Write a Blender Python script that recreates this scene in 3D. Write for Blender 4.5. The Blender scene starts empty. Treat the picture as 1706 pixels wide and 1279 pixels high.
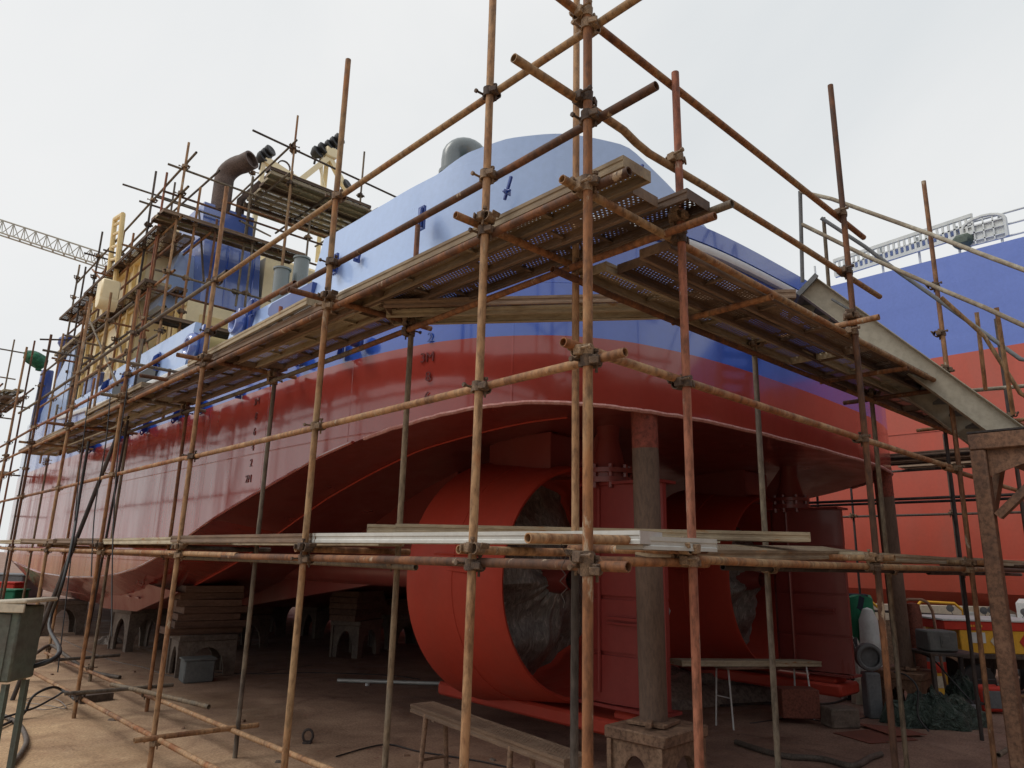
import bpy, math, random
from mathutils import Vector, Matrix
random.seed(7)
R = math.radians
S = bpy.context.scene
COL = S.collection

# ------------------------------------------------------------------ camera
CAM_POS = Vector((-2.596, -2.282, 2.0))
CAM_M = Matrix(((0.7322358, -0.68060723, 0.02458708),      # rows: image right, image down, view direction (world axes)
                (0.17943592, 0.15796961, -0.97100378),
                (0.65698819, 0.71541554, 0.2377964)))
cam_d = bpy.data.cameras.new('camera')
cam = bpy.data.objects.new('camera', cam_d)
COL.objects.link(cam)
r0, r1, r2 = (Vector(CAM_M[i]) for i in range(3))
rot = Matrix((r0, -r1, -r2)).transposed()
cam.matrix_world = Matrix.Translation(CAM_POS) @ rot.to_4x4()
cam_d.sensor_width = 36
cam_d.lens = 1200 / 1706 * 36
cam_d.clip_start = 0.05
cam_d.clip_end = 3000
S.camera = cam

# ------------------------------------------------------------------ world, sun, exposure
SUN_EL, SUN_AZ = R(55), R(200)
W = bpy.data.worlds.new('World')
S.world = W
W.use_nodes = True
nt = W.node_tree
sky = nt.nodes.new('ShaderNodeTexSky')
sky.sky_type = 'NISHITA'
sky.sun_disc = False
sky.sun_elevation = SUN_EL
sky.sun_rotation = SUN_AZ
sky.air_density = 1.0
sky.dust_density = 4.0
mixc = nt.nodes.new('ShaderNodeMix')
mixc.data_type = 'RGBA'
mixc.inputs[0].default_value = 0.93            # overcast: an even white cloud deck over the clear sky
tcw = nt.nodes.new('ShaderNodeTexCoord')
cln = nt.nodes.new('ShaderNodeTexNoise')
cln.inputs['Scale'].default_value = 1.6
cln.inputs['Detail'].default_value = 5
cln.inputs['Distortion'].default_value = .6
clr = nt.nodes.new('ShaderNodeValToRGB')                 # soft thicker and thinner cloud
clr.color_ramp.elements[0].position, clr.color_ramp.elements[0].color = .32, (7.75, 8.05, 8.2, 1)
clr.color_ramp.elements[1].position, clr.color_ramp.elements[1].color = .66, (9.05, 9.1, 9.05, 1)
nt.links.new(tcw.outputs['Generated'], cln.inputs['Vector'])
nt.links.new(cln.outputs['Fac'], clr.inputs[0])
nt.links.new(clr.outputs[0], mixc.inputs[7])
bg = nt.nodes['Background']
nt.links.new(sky.outputs[0], mixc.inputs[6])
nt.links.new(mixc.outputs[2], bg.inputs[0])
bg.inputs[1].default_value = 0.10
sun_d = bpy.data.lights.new('sun', 'SUN')
sun_d.energy = 1.5
sun_d.angle = R(25)
sun_d.color = (1.0, 0.96, 0.9)
sun = bpy.data.objects.new('sun', sun_d)
COL.objects.link(sun)
sun_dir = Vector((-0.62, 0.42, 0.95)).normalized()           # towards the sun
sun.rotation_euler = sun_dir.to_track_quat('Z', 'Y').to_euler()
sky.sun_elevation = math.asin(sun_dir.z)
sky.sun_rotation = math.atan2(sun_dir.x, sun_dir.y)
S.view_settings.view_transform = 'Standard'
S.view_settings.look = 'None'
S.view_settings.exposure = 0.0
S.view_settings.gamma = 1.0
S.render.engine = 'CYCLES'
try:
    S.cycles.use_denoising = True
    S.cycles.max_bounces = 6
    S.cycles.transparent_max_bounces = 12
except Exception:
    pass


def at(px, py, x=None, y=None, z=None):
    """the point where a sight line meets a real plane of the yard (survey helper)"""
    d = r0 * ((px - 853) / 1200) + r1 * ((py - 639.5) / 1200) + r2
    if x is not None: t = (x - CAM_POS.x) / d.x
    elif y is not None: t = (y - CAM_POS.y) / d.y
    else: t = (z - CAM_POS.z) / d.z
    return CAM_POS + d * t


# ------------------------------------------------------------------ materials
def mat(name, col=(.5, .5, .5), rough=.6, metal=0., spec=.5):
    m = bpy.data.materials.new(name)
    m.use_nodes = True
    b = m.node_tree.nodes['Principled BSDF']
    b.inputs['Base Color'].default_value = (*col, 1)
    b.inputs['Roughness'].default_value = rough
    b.inputs['Metallic'].default_value = metal
    b.inputs['Specular IOR Level'].default_value = spec
    return m, m.node_tree, b


def N(nt, typ, **kw):
    n = nt.nodes.new('ShaderNode' + typ)
    for k, v in kw.items():
        setattr(n, k, v)
    return n


def noise(nt, vec, scale, detail=4, rough=.6, dist=0.):
    n = N(nt, 'TexNoise')
    n.inputs['Scale'].default_value = scale
    n.inputs['Detail'].default_value = detail
    n.inputs['Roughness'].default_value = rough
    n.inputs['Distortion'].default_value = dist
    if vec is not None: nt.links.new(vec, n.inputs['Vector'])
    return n.outputs['Fac']


def ramp(nt, fac, stops, interp='LINEAR'):
    n = N(nt, 'ValToRGB')
    n.color_ramp.interpolation = interp
    el = n.color_ramp.elements
    while len(el) < len(stops): el.new(.5)
    for e, (p, c) in zip(el, stops):
        e.position = p
        e.color = (*c, 1) if len(c) == 3 else c
    nt.links.new(fac, n.inputs[0])
    return n.outputs[0]


def mixrgb(nt, fac, a, b, mode='MIX'):
    n = N(nt, 'Mix', data_type='RGBA', blend_type=mode)
    for i, v in ((0, fac), (6, a), (7, b)):
        if hasattr(v, 'is_linked') or hasattr(v, 'links'): nt.links.new(v, n.inputs[i])
        elif i == 0: n.inputs[0].default_value = v
        else: n.inputs[i].default_value = (*v, 1)
    return n.outputs[2]


def math_(nt, op, a, b=None):
    n = N(nt, 'Math', operation=op)
    for i, v in enumerate((a, b)):
        if v is None: continue
        if hasattr(v, 'links'): nt.links.new(v, n.inputs[i])
        else: n.inputs[i].default_value = v
    return n.outputs[0]


def bump(nt, b, height, strength=.3, dist=.01):
    n = N(nt, 'Bump')
    n.inputs['Strength'].default_value = strength
    n.inputs['Distance'].default_value = dist
    nt.links.new(height, n.inputs['Height'])
    nt.links.new(n.outputs[0], b.inputs['Normal'])
    return n


def objvec(nt, scale=(1, 1, 1), jitter=True):
    """object coordinates, shifted per object so that copies differ"""
    tc = N(nt, 'TexCoord')
    mp = N(nt, 'Mapping')
    mp.inputs['Scale'].default_value = scale
    nt.links.new(tc.outputs['Object'], mp.inputs['Vector'])
    if not jitter: return mp.outputs[0]
    oi = N(nt, 'ObjectInfo')
    ad = N(nt, 'VectorMath', operation='ADD')
    ml = math_(nt, 'MULTIPLY', oi.outputs['Random'], 37.)
    nt.links.new(mp.outputs[0], ad.inputs[0])
    nt.links.new(ml, ad.inputs[1])
    return ad.outputs[0]


def worldvec(nt, scale=(1, 1, 1)):
    g = N(nt, 'NewGeometry')
    mp = N(nt, 'Mapping')
    mp.inputs['Scale'].default_value = scale
    nt.links.new(g.outputs['Position'], mp.inputs['Vector'])
    return mp.outputs[0]


def worn(name, cols, rough=(.55, .9), scale=5, fleck=None, fleck_at=.66, stretch=(1, 1, 1), metal=0., bump_s=.35, rnd=.35, grain=1.):
    """weathered metal: patches of several tones, per-object tint, flecks, fine bump"""
    m, nt, b = mat(name, cols[0], rough[1], metal, .35)
    v = objvec(nt, stretch)
    f1 = noise(nt, v, scale, 6, .65, .4)
    oi = N(nt, 'ObjectInfo')
    f = math_(nt, 'ADD', f1, math_(nt, 'MULTIPLY', math_(nt, 'SUBTRACT', oi.outputs['Random'], .5), rnd))
    k = len(cols)
    c = ramp(nt, f, [(.28 + .44 * i / max(1, k - 1), q) for i, q in enumerate(cols)])
    fine = noise(nt, v, scale * 9, 5, .7)
    c = mixrgb(nt, math_(nt, 'MULTIPLY', fine, .55), c, (.05, .03, .025), 'MULTIPLY') if False else c
    dk = ramp(nt, fine, [(.36, (.5, .46, .43)), (.58, (1.16, 1.13, 1.1))])
    c = mixrgb(nt, grain, c, dk, 'MULTIPLY')
    if fleck:
        fl = ramp(nt, noise(nt, v, scale * 3.1, 7, .7), [(fleck_at, (0, 0, 0)), (fleck_at + .05, (1, 1, 1))])
        c = mixrgb(nt, fl, c, fleck)
    nt.links.new(c, b.inputs['Base Color'])
    rr = ramp(nt, fine, [(.3, (rough[0],) * 3), (.7, (rough[1],) * 3)])
    nt.links.new(rr, b.inputs['Roughness'])
    bump(nt, b, fine, bump_s, .003)
    return m


def paint(name, col, rough=.22, wav=.02, wav_scale=(1, 1, 1), grime=.12, coat=.0, spec=.5, dirt=(.2, .15, .12), plates=True):
    """glossy ship paint on slightly buckled plating"""
    m, nt, b = mat(name, col, rough, 0, spec)
    v = worldvec(nt)
    g = noise(nt, worldvec(nt, (1, 1, .35)), 1.6, 6, .62, .6)
    c = mixrgb(nt, math_(nt, 'MULTIPLY', ramp(nt, g, [(.4, (0, 0, 0)), (.75, (1, 1, 1))]), grime), col, dirt)
    fn = noise(nt, v, 14, 4, .6)
    c = mixrgb(nt, .25, c, ramp(nt, fn, [(.3, tuple(q * .8 for q in col)), (.7, tuple(min(1, q * 1.15) for q in col))]))
    nt.links.new(c, b.inputs['Base Color'])
    rr = ramp(nt, noise(nt, worldvec(nt, (1, 1, .3)), 2.3, 4, .6), [(.3, (rough * .75,) * 3), (.75, (min(1, rough * 1.5),) * 3)])
    nt.links.new(rr, b.inputs['Roughness'])
    b.inputs['Coat Weight'].default_value = coat
    b.inputs['Coat Roughness'].default_value = .08
    b.inputs['Coat IOR'].default_value = 1.75
    wv = noise(nt, worldvec(nt, wav_scale), 1.0, 2, .5)
    if plates == 'hull':
        g2 = N(nt, 'NewGeometry'); sp = N(nt, 'SeparateXYZ'); nt.links.new(g2.outputs['Position'], sp.inputs[0])
        def seam(v_, step, off, w_):
            f_ = math_(nt, 'ABSOLUTE', math_(nt, 'SUBTRACT', math_(nt, 'FRACT', math_(nt, 'DIVIDE', math_(nt, 'ADD', v_, off), step)), .5))
            return math_(nt, 'MAXIMUM', math_(nt, 'SUBTRACT', 1., math_(nt, 'DIVIDE', f_, w_ / step)), 0.)
        sm = math_(nt, 'MAXIMUM', seam(sp.outputs['Y'], 1.9, .35, .011), seam(sp.outputs['Z'], 1.37, .2, .009))
        wv = math_(nt, 'ADD', wv, math_(nt, 'MULTIPLY', sm, .05))
    bump(nt, b, wv, 1., wav)
    return m


M = {}
M['rust_pipe'] = worn('rusty scaffold tube', [(.085, .045, .03), (.19, .085, .042), (.28, .135, .06), (.30, .20, .11)], scale=3, fleck=(.36, .28, .2), fleck_at=.62, stretch=(1, 1, .35), rnd=.5)
M['tan_pipe'] = worn('tan scaffold tube', [(.15, .07, .04), (.30, .165, .085), (.37, .24, .135), (.27, .115, .05)], scale=3, fleck=(.42, .36, .27), fleck_at=.62, stretch=(1, 1, .35), rnd=.4)
M['grey_pipe'] = worn('grey scaffold tube', [(.055, .047, .043), (.12, .10, .085), (.17, .145, .11), (.2, .15, .1)], scale=3, stretch=(1, 1, .35), rnd=.4)
M['red_pipe'] = worn('red painted tube', [(.20, .075, .05), (.30, .12, .075), (.22, .10, .06), (.12, .06, .04)], scale=3, fleck=(.4, .3, .24), fleck_at=.62, stretch=(1, 1, .35), rnd=.3)
M['dark_pipe'] = worn('dark scaffold tube', [(.03, .026, .028), (.06, .05, .048), (.10, .075, .06)], scale=3, stretch=(1, 1, .35))
M['coupler'] = worn('rusted coupler iron', [(.07, .05, .04), (.16, .11, .075), (.28, .2, .13)], scale=14, fleck=(.38, .3, .2), rnd=.5)
M['red_steel'] = worn('primer red steel', [(.16, .055, .04), (.22, .075, .05)], scale=4)
M['brown_steel'] = worn('brown rusted steel', [(.10, .06, .045), (.17, .095, .06), (.22, .13, .085)], scale=3, rnd=.2)
M['stool_steel'] = worn('dusty brown stand', [(.14, .085, .06), (.22, .14, .095), (.26, .175, .12)], scale=3, rnd=.15)
M['strut_steel'] = worn('dusty strut pipe', [(.085, .055, .045), (.13, .09, .07), (.16, .11, .085)], scale=2.5, fleck=(.35, .3, .26), fleck_at=.69, rnd=.2, stretch=(2, 2, .5), grain=0.55)
M['strut_top'] = worn('red overspray', [(.2, .05, .04), (.25, .07, .05)], scale=3, rnd=.2)
M['concrete'] = worn('dirty concrete', [(.09, .07, .06), (.15, .12, .10), (.21, .17, .14)], scale=2.5, rnd=.2, grain=0.7)
M['timber'] = worn('old timber', [(.085, .05, .038), (.15, .09, .065), (.2, .125, .09)], scale=3, stretch=(.3, 6, 6), rnd=.3)
M['timber_pale'] = worn('pale timber', [(.3, .2, .11), (.42, .3, .17), (.5, .38, .24)], scale=3, stretch=(.3, 6, 6), rnd=.3)
M['zinc'] = worn('galvanised plank', [(.20, .15, .10), (.33, .27, .185), (.42, .37, .27)], scale=2.2, fleck=(.30, .16, .07), fleck_at=.6, stretch=(.5, 2, 2), rnd=.45, grain=0.45)
M['alu'] = worn('bright aluminium', [(.44, .45, .43), (.56, .57, .55)], scale=2, rough=(.35, .5), metal=.3, grain=0.15)
M['red'] = paint('red hull paint', (.27, .042, .032), .17, .05, (.5, 1.1, .35), .10, .5)
M['red_side'] = paint('red hull side paint', (.29, .040, .030), .15, .06, (.8, 1.25, .28), .10, .4, spec=.5, plates='hull')
M['red_shaded'] = paint('red paint with underside shade', (.205, .036, .031), .36, .02, (.6, .6, .6), .15, .1)  # same hull red, darkened: the shade under the hull is in the colour
M['red_rud'] = paint('red rudder paint', (.25, .034, .03), .45, .012, (1.2, 1.2, 1.2), .25, .0, spec=.3, dirt=(.17, .06, .05))
M['red_noz'] = paint('red nozzle paint', (.40, .045, .026), .5, .012, (1.4, 1.4, 1.4), .3, .0, spec=.25, dirt=(.22, .07, .05))
M['blue'] = paint('blue hull paint', (.025, .085, .45), .18, .035, (.7, .9, .35), .06, .6, spec=.7, dirt=(.3, .35, .5), plates='hull')
M['blue_sheen'] = paint('blue paint with sky sheen', (.36, .50, .80), .34, .008, (.7, .7, .7), .08, .4, spec=.6, dirt=(.4, .45, .6), plates='hull')  # hull blue paled: bright sky reflection put into the base colour
M['blue_mid'] = paint('blue casing paint', (.085, .15, .46), .2, .02, (.7, .7, .5), .06, .6, spec=.7, dirt=(.3, .35, .5))
M['blue_dark'] = paint('dark blue fittings', (.015, .05, .26), .3, .0, (1, 1, 1), .1, .3)
M['white'] = paint('white gunwale paint', (.72, .75, .78), .3, .0, (1, 1, 1), .2)
M['cream'] = paint('cream house paint', (.84, .72, .46), .35, .01, (1, 1, 1), .15, dirt=(.5, .38, .2))
M['cream_frame'] = paint('yellow frame paint', (.76, .59, .28), .4, .0, (1, 1, 1), .15, dirt=(.4, .3, .15))
M['grey_duct'] = paint('grey duct paint', (.19, .22, .23), .28, .0, (1, 1, 1), .1)
M['deck'] = paint('deck paint', (.12, .2, .16), .5, .0)
M['far_red'] = paint('far red hull', (.48, .085, .052), .5, .03, (.4, .4, .4), .55, dirt=(.30, .10, .07), plates='hull')  # the neighbouring hull's own red
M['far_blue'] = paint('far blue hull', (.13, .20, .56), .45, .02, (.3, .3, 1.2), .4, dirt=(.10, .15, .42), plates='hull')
M['stair'] = worn('grey beige stringer paint', [(.33, .30, .24), (.40, .37, .30), (.43, .40, .33)], scale=1.5, rnd=.1, bump_s=.1, grain=0.3)
M['black'] = mat('black rubber', (.02, .02, .022), .5)[0]
M['soot'] = worn('sooty steel', [(.05, .04, .038), (.11, .08, .07), (.15, .11, .1)], scale=4)
M['glass'] = mat('dark window glass', (.03, .05, .06), .08)[0]
M['green_cloth'] = worn('green cloth', [(.015, .16, .085), (.03, .24, .13)], scale=3, grain=0.3)
m, nt, b = mat('tied green cloth', (.015, .12, .07), .6, 0, .3)
v = objvec(nt, (1, 1, .35)); f1 = noise(nt, v, 5, 4, .6, 1.5)
nt.links.new(ramp(nt, f1, [(.35, (.01, .06, .04)), (.65, (.03, .18, .10))]), b.inputs['Base Color']); bump(nt, b, f1, 1., .2)
M['lamp_cloth'] = m
M['dark_green'] = worn('dark green tarpaulin', [(.035, .05, .042), (.06, .085, .07), (.10, .13, .11)], scale=3, rough=(.4, .7), grain=0.35)
M['cab_green'] = worn('grimy green cabinet', [(.10, .09, .08), (.12, .14, .12), (.12, .17, .145)], scale=2, rnd=.1, grain=0.5)
M['grey_box'] = worn('grey steel box', [(.10, .11, .11), (.17, .18, .18)], scale=3, grain=0.35)
M['grey_steel'] = worn('blue grey steel', [(.12, .13, .14), (.2, .21, .22)], scale=3, grain=0.35)
M['yellow'] = worn('yellow cart paint', [(.62, .34, .03), (.72, .42, .05)], scale=3, rnd=.1, grain=0.2)
M['cart_red'] = worn('red cart paint', [(.45, .03, .02), (.55, .05, .03)], scale=3, rnd=.1, grain=0.2)
M['pale'] = worn('pale panel', [(.5, .45, .36), (.62, .57, .46)], scale=2, grain=0.3)
M['rail_white'] = worn('white rail', [(.55, .58, .58), (.7, .72, .72)], scale=2, grain=0.2)
M['hose'] = worn('grey hose', [(.09, .075, .065), (.17, .14, .12)], scale=6, rough=(.5, .8))
M['steel_wire'] = mat('wire', (.22, .19, .17), .5, .4)[0]
M['chair_rust'] = worn('rusty tube chair', [(.22, .12, .08), (.32, .2, .14)], scale=5, grain=0.6)


def perforated(name, base):
    """steel sheet with punched holes (real gaps: light passes through)"""
    m = base.copy()
    m.name = name
    nt = m.node_tree
    out = [n for n in nt.nodes if n.type == 'OUTPUT_MATERIAL'][0]
    b = nt.nodes['Principled BSDF']
    tc = N(nt, 'TexCoord')
    sp = N(nt, 'SeparateXYZ')
    nt.links.new(tc.outputs['Object'], sp.inputs[0])
    pitch = .034
    row = math_(nt, 'FLOOR', math_(nt, 'DIVIDE', sp.outputs['Y'], pitch * .8))
    sh = math_(nt, 'MULTIPLY', math_(nt, 'MODULO', math_(nt, 'ABSOLUTE', row), 2.), .5)
    u = math_(nt, 'SUBTRACT', math_(nt, 'FRACT', math_(nt, 'ADD', math_(nt, 'DIVIDE', sp.outputs['X'], pitch), sh)), .5)
    w = math_(nt, 'MULTIPLY', math_(nt, 'SUBTRACT', math_(nt, 'FRACT', math_(nt, 'DIVIDE', sp.outputs['Y'], pitch * .8)), .5), .8)
    d = math_(nt, 'SQRT', math_(nt, 'ADD', math_(nt, 'MULTIPLY', u, u), math_(nt, 'MULTIPLY', w, w)))
    hole = math_(nt, 'LESS_THAN', d, .185)
    edge = math_(nt, 'LESS_THAN', math_(nt, 'ABSOLUTE', sp.outputs['Y']), .093)
    # plain bands across the sheet, between the punched fields
    fx = math_(nt, 'FRACT', math_(nt, 'DIVIDE', sp.outputs['X'], .52))
    band = math_(nt, 'GREATER_THAN', fx, .12)
    hole = math_(nt, 'MULTIPLY', math_(nt, 'MULTIPLY', hole, edge), band)
    tr = N(nt, 'BsdfTransparent')
    mx = N(nt, 'MixShader')
    nt.links.new(hole, mx.inputs[0])
    nt.links.new(b.outputs[0], mx.inputs[1])
    nt.links.new(tr.outputs[0], mx.inputs[2])
    nt.links.new(mx.outputs[0], out.inputs[0])
    return m


M['perf'] = perforated('perforated plank sheet', M['zinc'])
M['plank_brown'] = worn('rusty plank steel', [(.09, .06, .045), (.17, .115, .08), (.26, .185, .13)], scale=2.2, stretch=(.5, 2, 2), rnd=.4, grain=0.5)
M['perf_brown'] = perforated('perforated rusty sheet', M['plank_brown'])


def ground_mat():
    m, nt, b = mat('yard ground', (.3, .2, .14), .9, 0, .25)
    v = worldvec(nt)
    big = noise(nt, v, .33, 5, .6, .5)
    mid = noise(nt, v, 1.7, 8, .68, .6)
    fine = noise(nt, v, 38, 6, .75)
    c = ramp(nt, big, [(.33, (.24, .155, .105)), (.5, (.38, .26, .175)), (.66, (.52, .385, .26))])
    c = mixrgb(nt, .55, c, ramp(nt, mid, [(.32, (.15, .09, .06)), (.48, (.35, .235, .155)), (.68, (.54, .40, .27))]))
    # shade painted in: floor darker and redder from the hull towards the right
    g = N(nt, 'NewGeometry'); sp = N(nt, 'SeparateXYZ'); nt.links.new(g.outputs['Position'], sp.inputs[0])
    px = ramp(nt, math_(nt, 'MULTIPLY', math_(nt, 'ADD', sp.outputs['X'], noise(nt, v, .8, 4)), .1), [(.12, (0, 0, 0)), (.45, (1, 1, 1))])
    sunlit_sand = ramp(nt, math_(nt, 'MULTIPLY', math_(nt, 'ADD', sp.outputs['X'], math_(nt, 'MULTIPLY', noise(nt, v, .7, 4), 2.5)), .1), [(.02, (1.34, 1.29, 1.14)), (.26, (1, 1, 1))])   # sunlit brightness put into the yellower sand outside the scaffold
    c = mixrgb(nt, 1., c, sunlit_sand, 'MULTIPLY')
    c = mixrgb(nt, math_(nt, 'MULTIPLY', px, .75), c, mixrgb(nt, 1., ramp(nt, mid, [(.3, (.17, .095, .08)), (.7, (.32, .19, .15))]), ramp(nt, big, [(.3, (.8, .8, .8)), (.7, (1.1, 1.1, 1.1))]), 'MULTIPLY'))
    c = mixrgb(nt, 1., c, ramp(nt, fine, [(.32, (.52, .5, .48)), (.62, (1.16, 1.16, 1.16))]), 'MULTIPLY')
    st = ramp(nt, noise(nt, worldvec(nt, (1, .35, 1)), 2.1, 9, .75, 1.2), [(.58, (0, 0, 0)), (.72, (1, 1, 1))])
    c = mixrgb(nt, math_(nt, 'MULTIPLY', st, .55), c, (.06, .04, .032))
    vo = N(nt, 'TexVoronoi'); vo.inputs['Scale'].default_value = 34; vo.inputs['Randomness'].default_value = 1; nt.links.new(v, vo.inputs['Vector'])
    grit = ramp(nt, vo.outputs['Distance'], [(.10, (1, 1, 1)), (.2, (0, 0, 0))])
    patchy = ramp(nt, noise(nt, v, 2.7, 5, .7), [(.42, (0, 0, 0)), (.6, (1, 1, 1))])
    gm = math_(nt, 'MULTIPLY', grit, patchy)
    c = mixrgb(nt, math_(nt, 'MULTIPLY', gm, .7), c, mixrgb(nt, vo.outputs['Color'], (.06, .045, .04), (.5, .42, .33)))
    spl = ramp(nt, noise(nt, worldvec(nt, (1, 1.4, 1)), 5.5, 3, .5, .3), [(.70, (0, 0, 0)), (.73, (1, 1, 1))])
    c = mixrgb(nt, math_(nt, 'MULTIPLY', spl, .5), c, (.24, .05, .04))
    nt.links.new(c, b.inputs['Base Color'])
    h = math_(nt, 'ADD', math_(nt, 'ADD', math_(nt, 'MULTIPLY', mid, .6), math_(nt, 'MULTIPLY', fine, .35)), math_(nt, 'MULTIPLY', gm, .22))
    nt.links.new(ramp(nt, noise(nt, v, .9, 5, .6, .8), [(.36, (.42,) * 3), (.5, (.9,) * 3)]), b.inputs['Roughness'])
    bump(nt, b, h, .55, .03)
    return m


# ------------------------------------------------------------------ mesh helpers
class MB:
    def __init__(s):
        s.v, s.f, s.m = [], [], []

    def face(s, pts, mi=0):
        i = len(s.v)
        s.v += [tuple(p) for p in pts]
        s.f.append(tuple(range(i, i + len(pts))))
        s.m.append(mi)

    def box(s, c, d, rot=None, mi=0, taper=1., bev=0.):
        """bevelled box: c centre, d full sizes, rot Matrix"""
        x, y, z = (q / 2 for q in d)
        c = Vector(c)
        if bev > 0 and min(d) > 2.2 * bev:
            n0 = len(s.v)
            idx = {}
            for sx in (-1, 1):
                for sy in (-1, 1):
                    for sz in (-1, 1):
                        for ax in range(3):
                            p = [sx * x, sy * y, sz * z]
                            for k in range(3):
                                if k != ax: p[k] -= (sx, sy, sz)[k] * bev
                            if sz > 0: p[0] *= taper; p[1] *= taper
                            q = Vector(p)
                            if rot: q = rot @ q
                            idx[sx, sy, sz, ax] = len(s.v)
                            s.v.append(tuple(c + q))
            def add(l): s.f.append(tuple(l)); s.m.append(mi)
            for ax in range(3):
                a, b = [k for k in range(3) if k != ax]
                for sg in (-1, 1):
                    loop = []
                    for (u, w) in ((-1, -1), (1, -1), (1, 1), (-1, 1)):
                        k = [0, 0, 0]; k[ax] = sg; k[a] = u; k[b] = w
                        loop.append(idx[(*k, ax)])
                    flip = (sg < 0) ^ (ax == 1)
                    add(loop[::-1] if flip else loop)
            for ax in range(3):                    # edges along ax
                a, b = [k for k in range(3) if k != ax]
                for u in (-1, 1):
                    for w in (-1, 1):
                        k0 = [0, 0, 0]; k0[ax] = -1; k0[a] = u; k0[b] = w
                        k1 = list(k0); k1[ax] = 1
                        l = [idx[(*k0, a)], idx[(*k1, a)], idx[(*k1, b)], idx[(*k0, b)]]
                        add(l)
            for sx in (-1, 1):
                for sy in (-1, 1):
                    for sz in (-1, 1):
                        add([idx[sx, sy, sz, 0], idx[sx, sy, sz, 1], idx[sx, sy, sz, 2]])
            return s
        P = []
        for sz in (-1, 1):
            k = taper if sz > 0 else 1.
            for (sx, sy) in ((-1, -1), (1, -1), (1, 1), (-1, 1)):
                q = Vector((sx * x * k, sy * y * k, sz * z))
                if rot: q = rot @ q
                P.append(c + q)
        i = len(s.v)
        s.v += [tuple(p) for p in P]
        for l in ((3, 2, 1, 0), (4, 5, 6, 7), (0, 1, 5, 4), (1, 2, 6, 5), (2, 3, 7, 6), (3, 0, 4, 7)):
            s.f.append(tuple(i + q for q in l)); s.m.append(mi)
        return s

    def beam(s, p0, p1, w, h, mi=0, up=(0, 0, 1), bev=0.):
        p0, p1 = Vector(p0), Vector(p1)
        d = p1 - p0
        L = d.length
        x = d / L
        u = Vector(up)
        if abs(x.dot(u)) > .98: u = Vector((0, 1, 0))
        y = u.cross(x).normalized()
        z = x.cross(y)
        return s.box((p0 + p1) / 2, (L, w, h), Matrix((x, y, z)).transposed(), mi, bev=bev)

    def tube(s, pts, r, n=10, mi=0, hollow=True, caps=True):
        """round tube along a polyline; r number or list"""
        pts = [Vector(p) for p in pts]
        rs = r if isinstance(r, (list, tuple)) else [r] * len(pts)
        rings = []
        t0 = (pts[1] - pts[0]).normalized()
        up = Vector((0, 0, 1)) if abs(t0.z) < .9 else Vector((1, 0, 0))
        nrm = up.cross(t0).normalized()
        k = len(pts)
        for i in range(k):
            if i == 0: t = (pts[1] - pts[0])
            elif i == k - 1: t = (pts[-1] - pts[-2])
            else: t = (pts[i] - pts[i - 1]).normalized() + (pts[i + 1] - pts[i]).normalized()
            t = t.normalized() if t.length > 1e-9 else t0
            nrm = (nrm - t * nrm.dot(t)).normalized()
            bn = t.cross(nrm)
            rings.append((pts[i], nrm.copy(), bn, rs[i], t))
        seq = []
        if caps and hollow:
            p, a, b, rr, t = rings[0]
            seq.append((p + t * min(.12, rr * 4), a, b, rr * .8)); seq.append((p, a, b, rr * .8))
        for p, a, b, rr, t in rings: seq.append((p, a, b, rr))
        if caps and hollow:
            p, a, b, rr, t = rings[-1]
            seq.append((p, a, b, rr * .8)); seq.append((p - t * min(.12, rr * 4), a, b, rr * .8))
        i0 = len(s.v)
        for p, a, b, rr in seq:
            for j in range(n):
                th = 2 * math.pi * j / n
                s.v.append(tuple(p + a * (rr * math.cos(th)) + b * (rr * math.sin(th))))
        for q in range(len(seq) - 1):
            for j in range(n):
                a = i0 + q * n + j; b = i0 + q * n + (j + 1) % n
                s.f.append((a, b, b + n, a + n)); s.m.append(mi)
        if caps:
            s.f.append(tuple(i0 + j for j in range(n))[::-1]); s.m.append(mi)
            e = i0 + (len(seq) - 1) * n
            s.f.append(tuple(e + j for j in range(n))); s.m.append(mi)
        return s

    def lathe(s, prof, c=(0, 0, 0), ax='z', n=24, mi=0, rot=None):
        """profile [(r, h)] turned about an axis"""
        i0 = len(s.v)
        c = Vector(c)
        for r, h in prof:
            for j in range(n):
                th = 2 * math.pi * j / n
                a, b = r * math.cos(th), r * math.sin(th)
                p = Vector((a, b, h)) if ax == 'z' else (Vector((a, h, b)) if ax == 'y' else Vector((h, a, b)))
                if rot: p = rot @ p
                s.v.append(tuple(c + p))
        for q in range(len(prof) - 1):
            for j in range(n):
                a = i0 + q * n + j; b = i0 + q * n + (j + 1) % n
                s.f.append((a, b, b + n, a + n)); s.m.append(mi)
        return s

    def prism(s, poly, off, mi=0):
        """closed polygon (3D points) extruded by the vector off"""
        off = Vector(off)
        a = [Vector(p) for p in poly]
        b = [p + off for p in a]
        n = len(a)
        i = len(s.v)
        s.v += [tuple(p) for p in a + b]
        s.f.append(tuple(range(i, i + n))[::-1]); s.m.append(mi)
        s.f.append(tuple(range(i + n, i + 2 * n))); s.m.append(mi)
        for j in range(n):
            k = (j + 1) % n
            s.f.append((i + j, i + k, i + n + k, i + n + j)); s.m.append(mi)
        return s

    def grid(s, rows, mi=0, closed=False):
        i = len(s.v)
        n = len(rows[0])
        for r in rows: s.v += [tuple(p) for p in r]
        for a in range(len(rows) - 1):
            for b in range(n if closed else n - 1):
                c = (b + 1) % n
                s.f.append((i + a * n + b, i + a * n + c, i + (a + 1) * n + c, i + (a + 1) * n + b))
                s.m.append(mi if not callable(mi) else mi(a, b))
        return s

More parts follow.
